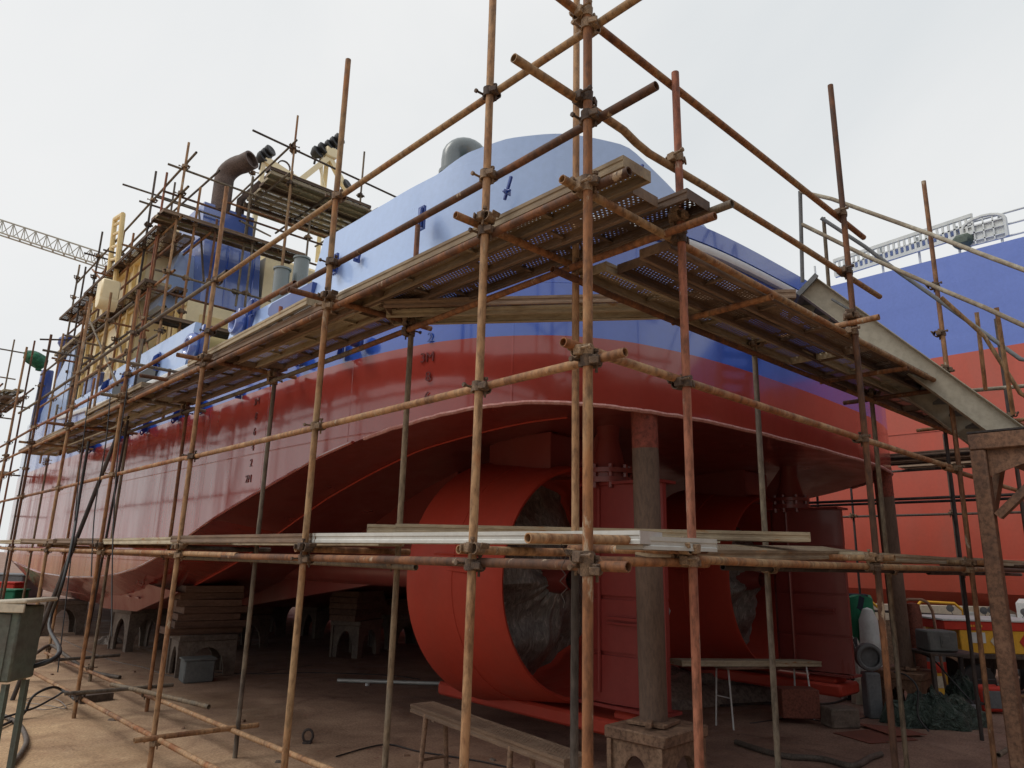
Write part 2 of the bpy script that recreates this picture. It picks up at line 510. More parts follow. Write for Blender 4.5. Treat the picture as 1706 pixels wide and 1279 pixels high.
    def build(s, name, mats, parent=None, org=None, smooth=40, fix=True):
        """link as ONE mesh object; org moves the object's origin (vertices keep their place)"""
        org = Vector(org) if org is not None else None
        base = parent_world(parent)
        o0 = org if org is not None else base
        me = bpy.data.meshes.new(name)
        me.from_pydata([(p[0] - o0.x, p[1] - o0.y, p[2] - o0.z) for p in s.v], [], s.f)
        if not isinstance(mats, (list, tuple)): mats = [mats]
        for q in mats: me.materials.append(q)
        me.polygons.foreach_set('material_index', s.m)
        me.polygons.foreach_set('use_smooth', [smooth is not None] * len(s.f))
        if fix:
            import bmesh
            bm = bmesh.new(); bm.from_mesh(me)
            bmesh.ops.recalc_face_normals(bm, faces=bm.faces)
            bm.to_mesh(me); bm.free()
        if smooth is not None: me.set_sharp_from_angle(angle=R(smooth))
        me.update()
        o = bpy.data.objects.new(name, me)
        COL.objects.link(o)
        o.location = o0 - base
        if parent: o.parent = parent
        return o


def parent_world(o):
    p = Vector((0, 0, 0))
    while o is not None:
        p += o.location
        o = o.parent
    return p


def tag(o, label=None, cat=None, group=None, kind=None):
    if label: o['label'] = label
    if cat: o['category'] = cat
    if group: o['group'] = group
    if kind: o['kind'] = kind
    return o


def thing(name, label, cat, loc=(0, 0, 0), group=None):
    o = bpy.data.objects.new(name, None)
    COL.objects.link(o)
    o.location = loc
    o.empty_display_size = .2
    return tag(o, label, cat, group)


def wob(p0, p1, n=6, amp=.004):
    """a nearly straight tube: one slight bow and a hair of unevenness"""
    p0, p1 = Vector(p0), Vector(p1)
    d = Vector((random.uniform(-1, 1), random.uniform(-1, 1), random.uniform(-1, 1))) * amp * 1.6
    ph = random.uniform(.6, 1.6)
    return [p0.lerp(p1, i / n) + d * math.sin(math.pi * min(1, (i / n) ** ph)) + Vector((random.uniform(-1, 1), random.uniform(-1, 1), random.uniform(-1, 1))) * .0008 for i in range(n + 1)]


# ------------------------------------------------------------------ ground
g = MB()
g.grid([[(x, y, 0) for x in (-400, -40, -8, -3, 0, 3, 6, 10, 16, 40, 400)] for y in (-400, -40, -6, -2, 0, 3, 6, 9, 12, 18, 30, 60, 400)])
tag(g.build('ground', ground_mat()), kind='structure')

# ------------------------------------------------------------------ the ship: shape tables
CX = 5.87                                              # centre line
half = [(5.87, 1.52), (5.2, 1.53), (4.46, 1.55), (3.85, 1.59), (3.36, 1.66), (3.0, 1.74), (2.74, 1.81), (2.45, 1.94), (2.21, 2.08), (2.02, 2.24), (1.86, 2.42),
        (1.72, 2.61), (1.60, 2.82), (1.49, 3.05), (1.40, 3.30), (1.33, 3.62), (1.27, 3.97), (1.21, 4.5), (1.175, 5.2), (1.155, 6.0), (1.15, 7.0), (1.15, 8.0), (1.15, 9.0), (1.15, 10.), (1.15, 11.),
        (1.15, 12.), (1.15, 13.), (1.15, 14.5), (1.15, 16), (1.15, 18), (1.16, 20), (1.2, 22), (1.32, 24), (1.6, 26), (2.1, 28.5), (2.9, 31), (3.9, 33.2), (5.0, 34.8), (5.87, 35.3)]


def lerp_tab(t, tab):
    if t <= tab[0][0]: return tab[0][1]
    for (a, va), (b, vb) in zip(tab, tab[1:]):
        if t <= b: return va + (vb - va) * (t - a) / (b - a)
    return tab[-1][1]


CH1 = [(1.5, 3.40), (2.3, 3.42), (2.6, 3.40), (3.03, 3.345), (3.9, 3.22), (4.89, 3.05), (6.0, 2.80), (7.0, 2.59), (7.58, 2.46), (8.32, 2.27), (9.1, 2.07), (9.81, 1.89), (10.62, 1.73), (11.7, 1.6), (13.0, 1.51), (15, 1.44), (17.8, 1.45), (21.2, 1.62), (25, 1.9), (35.3, 2.6)]
CH2 = [(1.5, 3.43), (2.33, 3.45), (2.91, 3.40), (4.43, 3.2), (5.4, 2.98), (6.41, 2.72), (7.7, 2.29), (9.08, 1.85), (10.2, 1.57), (11.42, 1.27), (12.6, 1.02), (13.5, .88), (14.5, .83), (20, .83), (26, .9), (35.3, 2.0)]
DECK = [(1.5, 5.30), (2.2, 5.28), (2.8, 5.10), (3.3, 4.94), (4.2, 4.91), (9, 4.90), (14, 5.0), (18, 5.2), (22, 5.5), (26, 5.9), (35.3, 6.8)]
WL = 4.06


def ch1(y): return lerp_tab(y, CH1)
def ch2(y): return lerp_tab(y, CH2)
def dk(y): return lerp_tab(y, DECK)
def inner_z(y): return ch2(y) + lerp_tab(y, [(1.5, .02), (3, .12), (5, .28), (7, .25), (10, .1), (14, 0), (36, 0)])


def smooth_path(p, k=3):
    out = []
    n = len(p)
    for i in range(n - 1):
        a, b, c, d = (Vector((*p[max(0, min(n - 1, j))], 0)) for j in (i - 1, i, i + 1, i + 2))
        for q in range(k):
            t = q / k
            out.append(.5 * ((2 * b) + (c - a) * t + (2 * a - 5 * b + 4 * c - d) * t * t + (-a + 3 * b - 3 * c + d) * t ** 3))
    out.append(Vector((*p[-1], 0)))
    return [(q.x, q.y) for q in out]


OUT = smooth_path(half, 3)                             # port half, transom centre to bow


def offset_path(path, d):
    out = []
    n = len(path)
    for i in range(n):
        a, b = path[max(0, i - 1)], path[min(n - 1, i + 1)]
        tx, ty = b[0] - a[0], b[1] - a[1]
        L = math.hypot(tx, ty) or 1
        out.append((path[i][0] + ty / L * d, path[i][1] - tx / L * d))   # inboard is to the right of travel
    return out


def inboard(path, d):
    o = offset_path(path, d)
    return o


mir = lambda p: (2 * CX - p[0], p[1])

ship = thing('tugboat', 'red and blue painted tugboat propped on blocks, seen from its stern quarter', 'boat', (CX, 12, 0))

# hull shell (slot 0 red side, 1 blue, 2 underside red with shade in it)
h = MB()
for sgn in (0, 1):
    rows = []
    for (x, y) in OUT:
        if sgn: x, y = mir((x, y))
        c, d = ch1(y), dk(y)
        rows.append([(x, y, c), (x, y, c + (WL - c) * .33), (x, y, c + (WL - c) * .66), (x, y, WL), (x, y, (WL + d) / 2), (x, y, d)])
    h.grid(rows, mi=lambda a, b: 1 if b >= 3 else 0)
rows = []
for (x, y) in OUT:
    xl, xr = x, mir((x, y))[0]
    w = min(.95, (CX - xl) * .5)
    w2 = min(1.5, (CX - xl) * .7)
    c1, c2, iz = ch1(y), ch2(y), inner_z(y)
    rows.append([(xl, y, c1), (xl + w, y, c2), (xl + w2, y, iz), (CX, y, iz - .04), (xr - w2, y, iz), (xr - w, y, c2), (xr, y, c1)])
ys_ = [q[1] for q in OUT]
h.grid(rows, mi=lambda a, b: 0 if b in (0, 5) and ys_[a] > 7.4 else 2)  # fore bilge takes the lit red, aft underside the red with shade in it
rows = [[(x, y, dk(y) - .02), mir((x, y)) + (dk(y) - .02,)] for (x, y) in OUT]
h.grid(rows, mi=3)
h.build('hull', [M['red_side'], M['blue'], M['red_shaded'], M['deck']], ship, smooth=28)

# gunwale strip: white along the stern and the port quarter
def rail_strip(path, zf, prof, close=False):
    """profile [(outboard, dz)] swept along an outline path"""
    mb = MB()
    n = len(path)
    rows = []
    for i in range(n):
        a, b = path[max(0, i - 1)], path[min(n - 1, i + 1)]
        tx, ty = b[0] - a[0], b[1] - a[1]
        L = math.hypot(tx, ty) or 1
        nx, ny = -ty / L, tx / L
        z = zf(path[i][1], path[i][0])
        rows.append([(path[i][0] - nx * -o if False else path[i][0] + (-ty / L) * o, path[i][1] + (tx / L) * o, z + dz) for o, dz in prof])
    mb.grid(rows, closed=True)
    mb.f.append(tuple(range(len(prof)))); mb.m.append(0)
    e = (n - 1) * len(prof)
    mb.f.append(tuple(range(e, e + len(prof)))); mb.m.append(0)
    return mb


FULL = OUT[::-1] + [mir(p) for p in OUT[1:]]           # port bow -> transom -> starboard bow
FULL_R = FULL[::-1]


def seg(path, keep):
    return [p for p in path if keep(*p)]


# travelling starboard -> port along OUT reversed so that "left of travel" is outboard on the port side
PATH = FULL                                            # bow(port) -> stern -> starboard ; outboard = right of travel
def outb(path):                                        # make outboard = left of travel
    return path[::-1]


aft = outb(seg(PATH, lambda x, y: y < 19 and x < 9.9 or (y < 12)))
rail_strip(aft, lambda y, x: dk(y) - .03, [(-.02, -.05), (.05, -.05), (.065, -.02), (.065, .02), (.02, .06), (-.02, .06)]).build('gunwale', M['white'], ship)
st = outb(seg(PATH, lambda x, y: y < 2.6 and x > 2.9 and x < 9.4))
rail_strip(st, lambda y, x: dk(y) + .02, [(-.06, .02), (.03, .02), (.04, .2), (.0, .23), (-.06, .23)]).build('stern_bulwark', M['blue'], ship)
# weld bead along the transom's lower edge, its highlight put into the pale colour
wb = outb(seg(PATH, lambda x, y: y < 4.2 and x < 10.2))
bead = MB()
bead.tube([(x, y, ch1(y) - .004 + random.uniform(-.006, .006)) for x, y in wb], .021, 6, hollow=False)
bead.build('weld_bead', worn('weld bead with pale highlight', [(.45, .2, .18), (.72, .5, .47)], scale=20, grain=.4), ship)
# second knuckle line, a thin half round bar under the quarter
kb = MB()
kb.tube([(x + min(.95, (CX - x) * .5) * 1., y, ch2(y) - .004) for x, y in OUT if 2.6 < y < 12], .014, 6, hollow=False)
kb.build('knuckle_bar', M['red_noz'], ship)
eb = MB()
eb.tube([(x - .006, y, ch1(y)) for x, y in OUT if 4.2 <= y < 22], .02, 6, hollow=False)
eb.build('chine_bar', M['red'], ship)


def bulwark(name, pts, zb, zt, inset_b, inset_t, th, m, slant=0.):
    mb = MB()
    fin = inset_t if callable(inset_t) else (lambda x, y: inset_t)
    iv = [fin(*p) for p in pts]
    po = inboard(pts, inset_b); pt = [inboard(pts, k)[i] for i, k in enumerate(iv)]; pi = [inboard(pts, k + th)[i] for i, k in enumerate(iv)]; pj = inboard(pts, inset_b + th + .05)
    rows = []
    for i, p in enumerate(pts):
        b, t = zb(*p), zt(*p)
        rows.append([(*po[i], b), tuple(Vector((*po[i], b)).lerp(Vector((*pt[i], t)), .5)), (*pt[i], t), (*pi[i], t), (*pj[i], b)])
    if slant:
        for k, z in enumerate(rows[-1]):
            f = (z[2] - rows[-1][0][2])
    mb.grid(rows)
    mb.f.append((0, 1, 2, 3, 4)); mb.m.append(0)
    e = (len(rows) - 1) * 5
    mb.f.append((e, e + 1, e + 2, e + 3, e + 4)); mb.m.append(0)
    return mb.build(name, m, ship, smooth=25)


def top_tall(x, y):
    if y > 2.2: return lerp_tab(-y, [(-3.35, 5.97), (-3.0, 6.09), (-2.6, 6.18), (-2.2, 6.21)])
    return lerp_tab(x, [(2.1, 6.21), (2.7, 6.19), (2.85, 6.12), (3.19, 5.93), (3.79, 5.58), (4.05, 5.46), (4.5, 5.40)])


def inset_tall(x, y):
    return lerp_tab(y, [(1.5, .03), (3.0, .03), (3.5, .10), (4.3, .2), (5.0, .24)])


tall = seg(OUT, lambda x, y: x < 4.45 and y < 5.85)
bulwark('bulwark', tall, lambda x, y: dk(y) + .02, top_tall, .05, inset_tall, .10, M['blue_sheen'])
for nm, a, b, top in (('bulwark', 5.9, 8.25, 5.38), ('bulwark', 9.95, 14.6, 5.80), ('bulwark', 14.7, 18.4, 5.62)):
    pts = [(1.155, a + (b - a) * i / 8) for i in range(9)]
    bulwark(nm, pts, lambda x, y: dk(y) + .02, lambda x, y, top=top, a=a: top, .07, .16, .10, M['blue_sheen'])
# pale fin that rises at the forward end of the bulwark
f = MB()
f.prism([(1.3, 19.0, 5.2), (1.3, 19.1, 7.25), (1.3, 19.6, 7.3), (1.3, 22.8, 5.5)], (.32, 0, 0))
f.build('bow_fin', M['blue_sheen'], ship)
f = MB()
for y in (19.0,):
    f.box((1.45, 18.93, 6.2), (.3, .05, 1.9))
f.build('fin_edge', M['grey_steel'], ship)

# dark items on the foredeck: blue posts and a winch house seen through the scaffold
f = MB()
f.box((1.9, 17.2, 5.75), (1.0, 1.5, .7), bev=.03); f.box((1.7, 15.6, 5.6), (.5, .4, .7), bev=.02)
f.build('winch', M['blue_dark'], ship)
f = MB()
f.tube([(1.5, 21.3, 5.4), (1.5, 21.3, 7.3)], .14, 12, hollow=False); f.lathe([(0, 0), (.2, .03), (.22, .1), (.2, .17), (.05, .2), (0, .2)], (1.5, 21.3, 7.3)); f.lathe([(0, 0), (.17, .02), (.26, .15), (.25, .3), (.14, .42), (0, .46)], (1.5, 21.3, 7.62))
f.build('bollard', M['blue_dark'], ship)
f = MB()
f.box((1.3, 22.4, 6.3), (.34, .34, 1.7), bev=.03, taper=.85)
f.build('tow_post', M['blue_dark'], ship)

# pad eyes on bulwark and hull side
def padeye(c, s=.2, drop=-1, along=1):
    """triangular plate with a hole, standing off the plating (plate lies in the X-Z plane turned along Y)"""
    mb = MB()
    c = Vector(c)
    n = 18
    outer = []
    shape = [(0, .55), (0, -.45), (.35, -.62), (.75, -.95), (1.0, -1.0), (1.12, -.85), (1.1, -.6), (.85, .1), (.4, .45)]
    hole = [(.88 + .13 * math.cos(2 * math.pi * i / 9), -.72 + .13 * math.sin(2 * math.pi * i / 9)) for i in range(9)]
    for th in (-1, 1):
        i = len(mb.v)
        mb.v += [(c.x - .75 * q[0] * s, c.y - q[0] * s * .75 + th * .012, c.z + q[1] * s) for q in shape]
        mb.v += [(c.x - .75 * q[0] * s, c.y - q[0] * s * .75 + th * .012, c.z + q[1] * s) for q in hole]
        ns, nh = len(shape), len(hole)
        # ring of quads between outline and hole, by nearest index
        near = [min(range(nh), key=lambda k: (hole[k][0] - p[0]) ** 2 + (hole[k][1] - p[1]) ** 2) for p in shape]
        for a in range(ns):
            b = (a + 1) % ns
            ka, kb_ = near[a], near[b]
            loop = [i + a, i + b, i + ns + kb_]
            k = kb_
            steps = 0
            path = []
            d1 = (ka - kb_) % nh; d2 = (kb_ - ka) % nh
            while k != ka and steps < nh:
                k = (k + (1 if d1 <= d2 else -1)) % nh
                path.append(i + ns + k); steps += 1
            loop += path
            if len(set(loop)) >= 3: mb.f.append(tuple(dict.fromkeys(loop))); mb.m.append(0)
    ns = len(shape); tot = ns + len(hole)
    for a in range(ns):
        b = (a + 1) % ns
        mb.f.append((a, b, tot + b, tot + a)); mb.m.append(0)
    mb.box((c.x - .01, c.y, c.z - .02 * 0), (.03, .1, s * 1.3))
    return mb


for (px, py, X) in ((568, 440, 1.3), (712, 364, 1.32), (430, 512, 1.26), (273, 600, 1.27), (222, 626, 1.27), (188, 642, 1.27)):
    padeye(at(px - 8, py, x=X), .2 if px > 400 else .22).build('padeye', M['blue_dark'], ship)
for (px, py) in ((577, 583), (510, 596), (345, 677), (307, 690), (255, 710), (210, 726), (166, 743)):
    padeye(at(px - 8, py, x=1.16), .15 if px > 400 else .19).build('padeye', M['blue_dark'], ship)
# small double lugs
for (px, py, X) in ((600, 428, 1.3), (403, 655, 1.15), (265, 611, 1.25), (228, 640, 1.25), (850, 315, 1.68), (1068, 295, 2.62)):
    c = at(px, py, x=X)
    mb = MB()
    big = px > 800
    mb.box((c.x - .03, c.y, c.z), (.03, .03 if big else .09, .24 if big else .07), Matrix.Rotation(R(22), 3, 'X'), bev=.006)
    mb.tube([(c.x - .045, c.y - .05, c.z - .05), (c.x - .045, c.y + .05, c.z - .02)], .013, 8, hollow=False)
    mb.box((c.x - .05, c.y - .015, c.z - .06), (.09, .014, .05), bev=.005)
    mb.build('shackle_lug', M['blue_dark'], ship)
# overboard pipe outlet
c = at(597, 570, x=1.15)
mb = MB(); mb.tube([(c.x + .03, c.y, c.z), (c.x - .10, c.y, c.z)], .06, 16); mb.lathe([(.06, -.02), (.095, -.02), (.095, .0), (.06, .0)], c, 'x', 16)
mb.build('pipe_outlet', M['blue_dark'], ship)
# freeing ports (dark slots through the bulwark foot)
for (a, b, zz) in ((5.55, 6.75, 5.02), (11.4, 12.6, 5.06), (13.3, 14.2, 5.08)):
    mb = MB()
    mb.prism([(1.2, a, zz), (1.2, b - .16, zz), (1.2, b, zz + .12), (1.2, b, zz + .2), (1.215, b - .06, zz + .26), (1.215, a, zz + .26)], (.09, 0, 0))
    mb.build('freeing_port', M['blue_dark'] if a < 11 else M['black'], ship)
# fairleads: thick rings on the bulwark ends
for (px, py, X, s) in ((402, 541, 1.22, .2), (324, 579, 1.22, .25)):
    c = at(px, py, x=X)
    mb = MB()
    prof = [(s * (.62 + .3 * math.cos(t)), -.04 + .1 * math.sin(t)) for t in [2 * math.pi * i / 10 for i in range(11)]]
    mb.lathe(prof, c, 'x', 24)
    fl = mb.build('fairlead', M['blue_mid'], ship)
    mb = MB(); mb.lathe([(s * .93, .02), (s * 1.08, .04), (s * 1.08, .13), (s * .93, .13)], c, 'x', 24); mb.lathe([(0, .05), (s * .4, .05)], c, 'x', 24)
    mb.box((c.x + .07, c.y - .22, c.z + .1), (.14, .1, .5), bev=.02); mb.box((c.x + .07, c.y + .18, c.z + .05), (.16, .12, .5), bev=.02)
    mb.build('flange', M['blue_dark'], fl)

# draft marks in raised figures
def figure(txt, c, size, m, parent, name='draft_mark'):
    cu = bpy.data.curves.new('figures', 'FONT')
    cu.body = txt
    cu.size = size * 1.38
    cu.extrude = .004
    cu.align_x = 'CENTER'
    to = bpy.data.objects.new('tmp', cu)
    COL.objects.link(to)
    bpy.context.view_layer.update()
    me = bpy.data.meshes.new_from_object(to.evaluated_get(bpy.context.evaluated_depsgraph_get()))
    bpy.data.objects.remove(to)
    me.materials.clear(); me.materials.append(m)
    o = bpy.data.objects.new(name, me)
    COL.objects.link(o)
    o.parent = parent
    o.location = Vector(c) - parent_world(parent)
    o.rotation_euler = (R(90), 0, R(-90))
    return o


M['mark_red'] = paint('dark red figures', (.12, .02, .02), .35, 0.)
for (x0, y0, ang, marks) in ((1.15, 6.66, -90, ((4.12, '2'), (3.92, '3M'), (3.72, '8'), (3.52, '6'), (3.32, '4'), (3.12, '2'), (2.92, '2M'))),
                             (1.395, 3.30, -74, ((4.12, '2'), (3.92, '3M'), (3.72, '8'), (3.52, '6')))):
    for z, t in marks:
        o = figure(t, (x0 - .004, y0 - (.0 if len(t) > 1 else .03), z - .05), .1, M['blue_dark'] if z > 3.95 else M['mark_red'], ship)
        o.rotation_euler = (R(90), 0, R(ang))

# ------------------------------------------------------------------ stern gear: nozzles, rudders, sole pieces
for X in (3.72, 8.02):
    mb = MB()
    mb.lathe([(1.17, 3.9), (1.20, 3.45), (1.225, 3.32), (1.26, 3.30), (1.285, 3.34), (1.33, 3.8), (1.40, 4.35), (1.44, 4.62), (1.43, 4.72), (1.38, 4.78), (1.30, 4.76), (1.22, 4.6), (1.17, 4.3), (1.17, 3.9)], (X, 0, 1.80), 'y', 72)
    nz = mb.build('nozzle', M['red_noz'], ship, smooth=30)
    mb = MB(); mb.tube([(X + 1.352 * math.cos(t), 4.0, 1.8 + 1.352 * math.sin(t)) for t in [2 * math.pi * k / 72 for k in range(73)]], .012, 6, hollow=False); mb.build('weld_seam', M['red_noz'], nz)
    mb = MB()
    cz = 1.80
    mb.tube([(X - 1.375, 4.2, cz + .15), (X - 1.335, 3.65, cz + .15)], .016, 6, hollow=False)
    mb.tube([(X - 1.372, 4.3, cz + .25), (X - 1.32, 3.6, cz + .25)], .010, 6, hollow=False)
    mb.box((X - 1.352, 3.95, cz + .09), (.03, .5, .04), Matrix.Rotation(R(2), 3, 'X'), bev=.005)
    mb.build('grab_bar', M['red_noz'], nz)
    mb = MB()                                          # head box joining duct and hull, with end plate
    mb.box((X, 4.05, 3.22), (.75, 1.1, .5), bev=.03)
    mb.box((X - .38, 3.98, 3.25), (.03, 1.0, .42))
    mb.build('headbox', M['red_shaded'], ship)
    mb = MB()                                          # shaft boss, hub and skeg ahead of the duct
    mb.lathe([(.1, 3.5), (.16, 3.7), (.18, 4.2), (.2, 5.2), (.24, 8.5), (.24, 11)], (X, 0, 1.80), 'y', 20)
    mb.prism([(X - .06, 5.6, 1.75), (X - .06, 5.6, 3.2), (X - .06, 12.5, 1.2), (X - .06, 12.5, .95), (X - .06, 7.5, 1.6)], (.12, 0, 0))
    mb.build('shaft_skeg', M['red_shaded'], ship)
    # sole piece under the duct, carrying the rudder heel
    mb = MB()
    mb.box((X + .06, 3.95, .39), (.62, 3.3, .16), bev=.03)
    mb.box((X + .06, 2.62, .49), (.34, .42, .1), bev=.03)
    mb.build('sole_piece', M['red_noz'], ship)
    # rudder: foil section, seams as raised ribs, top and bottom plates
    mb = MB()
    secs = [(2.2, .03), (2.45, .09), (2.8, .145), (3.05, .15), (3.2, .12), (3.27, .05)]
    for z0, z1 in ((.60, 1.065), (1.105, 1.625), (1.665, 2.285), (2.325, 2.83)):
        poly = [(X - t, y, z0) for y, t in secs] + [(X + t, y, z0) for y, t in secs[::-1]]
        mb.prism(poly, (0, 0, z1 - z0))
    for z in (1.085, 1.645, 2.305):
        poly = [(X - t * .8, y + .004, z - .025) for y, t in secs] + [(X + t * .8, y + .004, z - .025) for y, t in secs[::-1]]
        mb.prism(poly, (0, 0, .05))
    rd = mb.build('rudder', M['red_rud'] if X < 5 else M['red_shaded'], ship, smooth=25)  # same paint on both; the far rudder's shade is put into its colour
    for z in (.575, 2.845):
        mb = MB(); mb.box((X, 2.74, z), (.36, 1.12, .03)); mb.build('end_plate', M['red_rud'] if X < 5 else M['red_shaded'], rd)
    mb = MB()
    mb.beam((X - .155, 2.35, 1.44), (X - .16, 2.85, 1.44), .03, .03); mb.beam((X - .155, 2.35, 1.39), (X - .16, 2.85, 1.39), .02, .02)
    mb.tube([(X - .16, 2.96, .7), (X - .16, 2.96, 2.8)], .022, 8, hollow=False)
    mb.build('rudder_strip', M['red_rud'] if X < 5 else M['red_shaded'], rd)
    mb = MB()                                          # flanged rudder stock trunk
    mb.lathe([(0, 2.86), (.27, 2.86), (.27, 2.92), (.22, 2.92), (.22, 2.97), (.27, 2.97), (.27, 3.02), (.2, 3.03), (.12, 3.35), (.14, 3.6)], (X, 2.95, 0), 'z', 24)
    for k in range(8):
        a = k * math.pi / 4
        mb.lathe([(0, 2.8), (.028, 2.8), (.028, 3.06), (0, 3.06)], (X + .235 * math.cos(a), 2.95 + .235 * math.sin(a), 0), 'z', 6)
    mb.prism([(X - .02, 3.06, 3.03), (X - .02, 3.45, 3.03), (X - .02, 3.06, 3.5)], (.04, 0, 0))
    mb.build('rudder_stock', M['red_shaded'], ship)

# plastic sheet bundled round each propeller
m, nt, b = mat('wrinkled plastic', (.16, .14, .13), .28, 0, .6)
v = objvec(nt, (1, 1, 1))
f1 = noise(nt, v, 3.2, 5, .6, 1.5)
f2 = noise(nt, objvec(nt, (2.2, 1, .6)), 9, 5, .65, 2.)
nt.links.new(ramp(nt, f2, [(.35, (.10, .09, .085)), (.55, (.20, .185, .17)), (.72, (.40, .37, .34))]), b.inputs['Base Color'])
bump(nt, b, math_(nt, 'ADD', f1, math_(nt, 'MULTIPLY', f2, .35)), .8, .05)
M['plastic'] = m
for X, lab in ((3.72, 'crumpled plastic sheet wrapped round the propeller in the near nozzle'), (8.02, 'crumpled plastic sheet hanging in the far nozzle behind the benches')):
    rnd = random.Random(int(X * 10))
    mb = MB()
    rows = []
    ph = [rnd.uniform(0, 6) for _ in range(8)]
    for i in range(14):
        r = .1 + 1.03 * i / 13
        row = []
        for j in range(72):
            th = 2 * math.pi * j / 72
            fold = .10 * math.sin(4 * th + ph[0] + 1.5 * r) + .045 * abs(math.sin(7 * th + ph[1] - 2 * r)) + .02 * math.sin(19 * th + ph[2] + 3 * r) + .05 * math.sin(3 * th + r * 6 + ph[3])
            y = 3.72 + .45 * (r / 1.13) ** 1.5 + fold * (.4 + .6 * r) + .03 * math.sin(r * 11 + 2 * th)
            rr = r * (1 + (.05 * math.sin(7 * th + ph[4]) if i < 12 else 0))
            row.append((X + rr * math.cos(th), y, 1.8 + rr * math.sin(th) * .99))
        rows.append(row)
    mb.grid(rows, closed=True)
    tag(mb.build('plastic_wrap', M['plastic'], None, (X, 3.8, 1.8)), lab, 'plastic sheet')

# bilge fin along the forebody (bottom plate seen below the chine)
mb = MB()
mb.prism([(1.72, 10.3, 1.36), (1.75, 12.4, .93), (1.78, 14.9, .84), (1.78, 14.9, 1.05), (1.75, 19.0, 1.02), (1.75, 24.5, 1.55), (1.72, 24.5, 1.75), (1.6, 15, 1.32), (1.6, 11.5, 1.45)], (.05, 0, 0))
mb.build('bilge_fin', M['red_shaded'], ship)
mb = MB()
for k in range(4): mb.box((1.70 - .02, 12.2 + k * .55, 1.18), (.03, .22, .02))
for y in (11.2, 11.5):
    mb.tube([(1.45, y, 1.5), (1.55, y + .4, 1.42), (1.45, y + .9, 1.52)], .012, 6, hollow=False)
mb.build('anode', M['red_shaded'], ship)

# ------------------------------------------------------------------ deck structures
# goose-neck ventilator behind the stern bulwark
mb = MB()
bx, by = 2.13, 4.05
pts = [(bx, by, 4.9), (bx, by, 6.70)]
for k in range(1, 11):
    a = math.pi * k / 10 * .92
    pts.append((bx + .13 * (1 - math.cos(a)), by - .09 * (1 - math.cos(a)), 6.74 + .15 * math.sin(a)))
mb.tube(pts, .125, 20)
mb.lathe([(.125, 6.5), (.15, 6.5), (.15, 6.55), (.125, 6.55)], (bx, by, 0), 'z', 20)
mb.build('goose_neck_vent', M['grey_duct'], ship)
for (X, Y, zt) in ((2.1, 8.5, 6.55), (2.42, 8.5, 6.84)):
    mb = MB()
    mb.lathe([(.125, 4.9), (.125, zt), (.145, zt), (.145, zt + .03), (.1, zt + .03), (.1, zt - .1), (0, zt - .1)], (X, Y, 0), 'z', 20)
    mb.build('vent_trunk', M['grey_duct'], ship)

# funnel casing: tapered blue block, its lit port face coloured paler
def slab(mb, x0, x1, y0, y1, z0, z1, tx0=0, tx1=0, ty0=0, ty1=0, mi=0):
    b_ = [(x0, y0, z0), (x1, y0, z0), (x1, y1, z0), (x0, y1, z0)]
    t_ = [(x0 + tx0, y0 + ty0, z1), (x1 + tx1, y0 + ty0, z1), (x1 + tx1, y1 + ty1, z1), (x0 + tx0, y1 + ty1, z1)]
    i = len(mb.v)
    mb.v += b_ + t_
    for l in ((3, 2, 1, 0), (4, 5, 6, 7), (0, 1, 5, 4), (1, 2, 6, 5), (2, 3, 7, 6), (3, 0, 4, 7)):
        mb.f.append(tuple(i + q for q in l)); mb.m.append(mi)


mb = MB()
slab(mb, 2.33, 3.62, 13.0, 15.2, 7.05, 8.75, tx0=-.06, tx1=-.08, ty0=.1)
slab(mb, 2.22, 3.36, 13.2, 14.8, 8.75, 9.62, ty0=.06)
fc = mb.build('funnel_casing', M['blue_mid'], ship, smooth=None)
mb = MB()
slab(mb, 1.62, 2.33, 13.45, 15.2, 7.05, 8.45, tx0=.35, ty0=.2)
mb.build('casing_flank', M['blue_sheen'], fc, smooth=None)
mb = MB()
for k in range(4): mb.box((2.5 + k * .3, 13.02, 7.9), (.02, .03, 1.5))
mb.build('casing_rib', M['blue'], fc)
# main exhaust, elbowed
mb = MB()
e0 = Vector((2.62, 13.4, 9.55))
pts = [e0, e0 + Vector((0, 0, .85))]
for k in range(1, 8):
    a = math.pi / 2 * k / 7
    pts.append(e0 + Vector((.24 * (1 - math.cos(a)), -.42 * (1 - math.cos(a)), .82 + .34 * math.sin(a))))
pts.append(pts[-1] + Vector((.10, -.22, .06)))
mb.tube(pts, .215, 22)
mb.build('exhaust_pipe', M['soot'], ship)
mb = MB(); mb.tube([(3.0, 13.3, 9.5), (3.0, 13.3, 9.95), (3.32, 13.0, 10.42)], .075, 12); mb.tube([(3.15, 13.5, 9.5), (3.15, 13.5, 10.3)], .05, 12)
mb.build('exhaust_pipe', M['soot'], ship)

# cream deck houses
mb = MB()
slab(mb, 1.95, 9.7, 12.6, 21.5, 4.9, 7.05)
slab(mb, 3.68, 8.1, 13.1, 16.0, 7.05, 8.7)
dh = mb.build('deckhouse', M['cream'], ship, smooth=None)
for x in (2.6, 4.6):
    mb = MB(); mb.box((x, 12.58, 6.0), (.75, .03, 1.6), bev=.01); mb.build('door', M['cream_frame'], dh)
for (x, y) in ((1.93, 14.2), (1.93, 16.0), (1.93, 17.8)):
    fr = MB(); fr.lathe([(.2, -.03), (.25, -.03), (.25, .02), (.2, .02)], (x, y, 6.2), 'x', 20)
    w_ = fr.build('window', M['cream_frame'], dh)
    fr = MB(); fr.lathe([(0, .0), (.2, .0)], (x, y, 6.2), 'x', 20)
    fr.build('pane', M['glass'], w_)
mb = MB()
for y in (13.0, 13.7, 15.1, 16.9, 18.8, 20.3): mb.beam((1.90, y, 4.95), (1.90, y, 7.05), .07, .09)
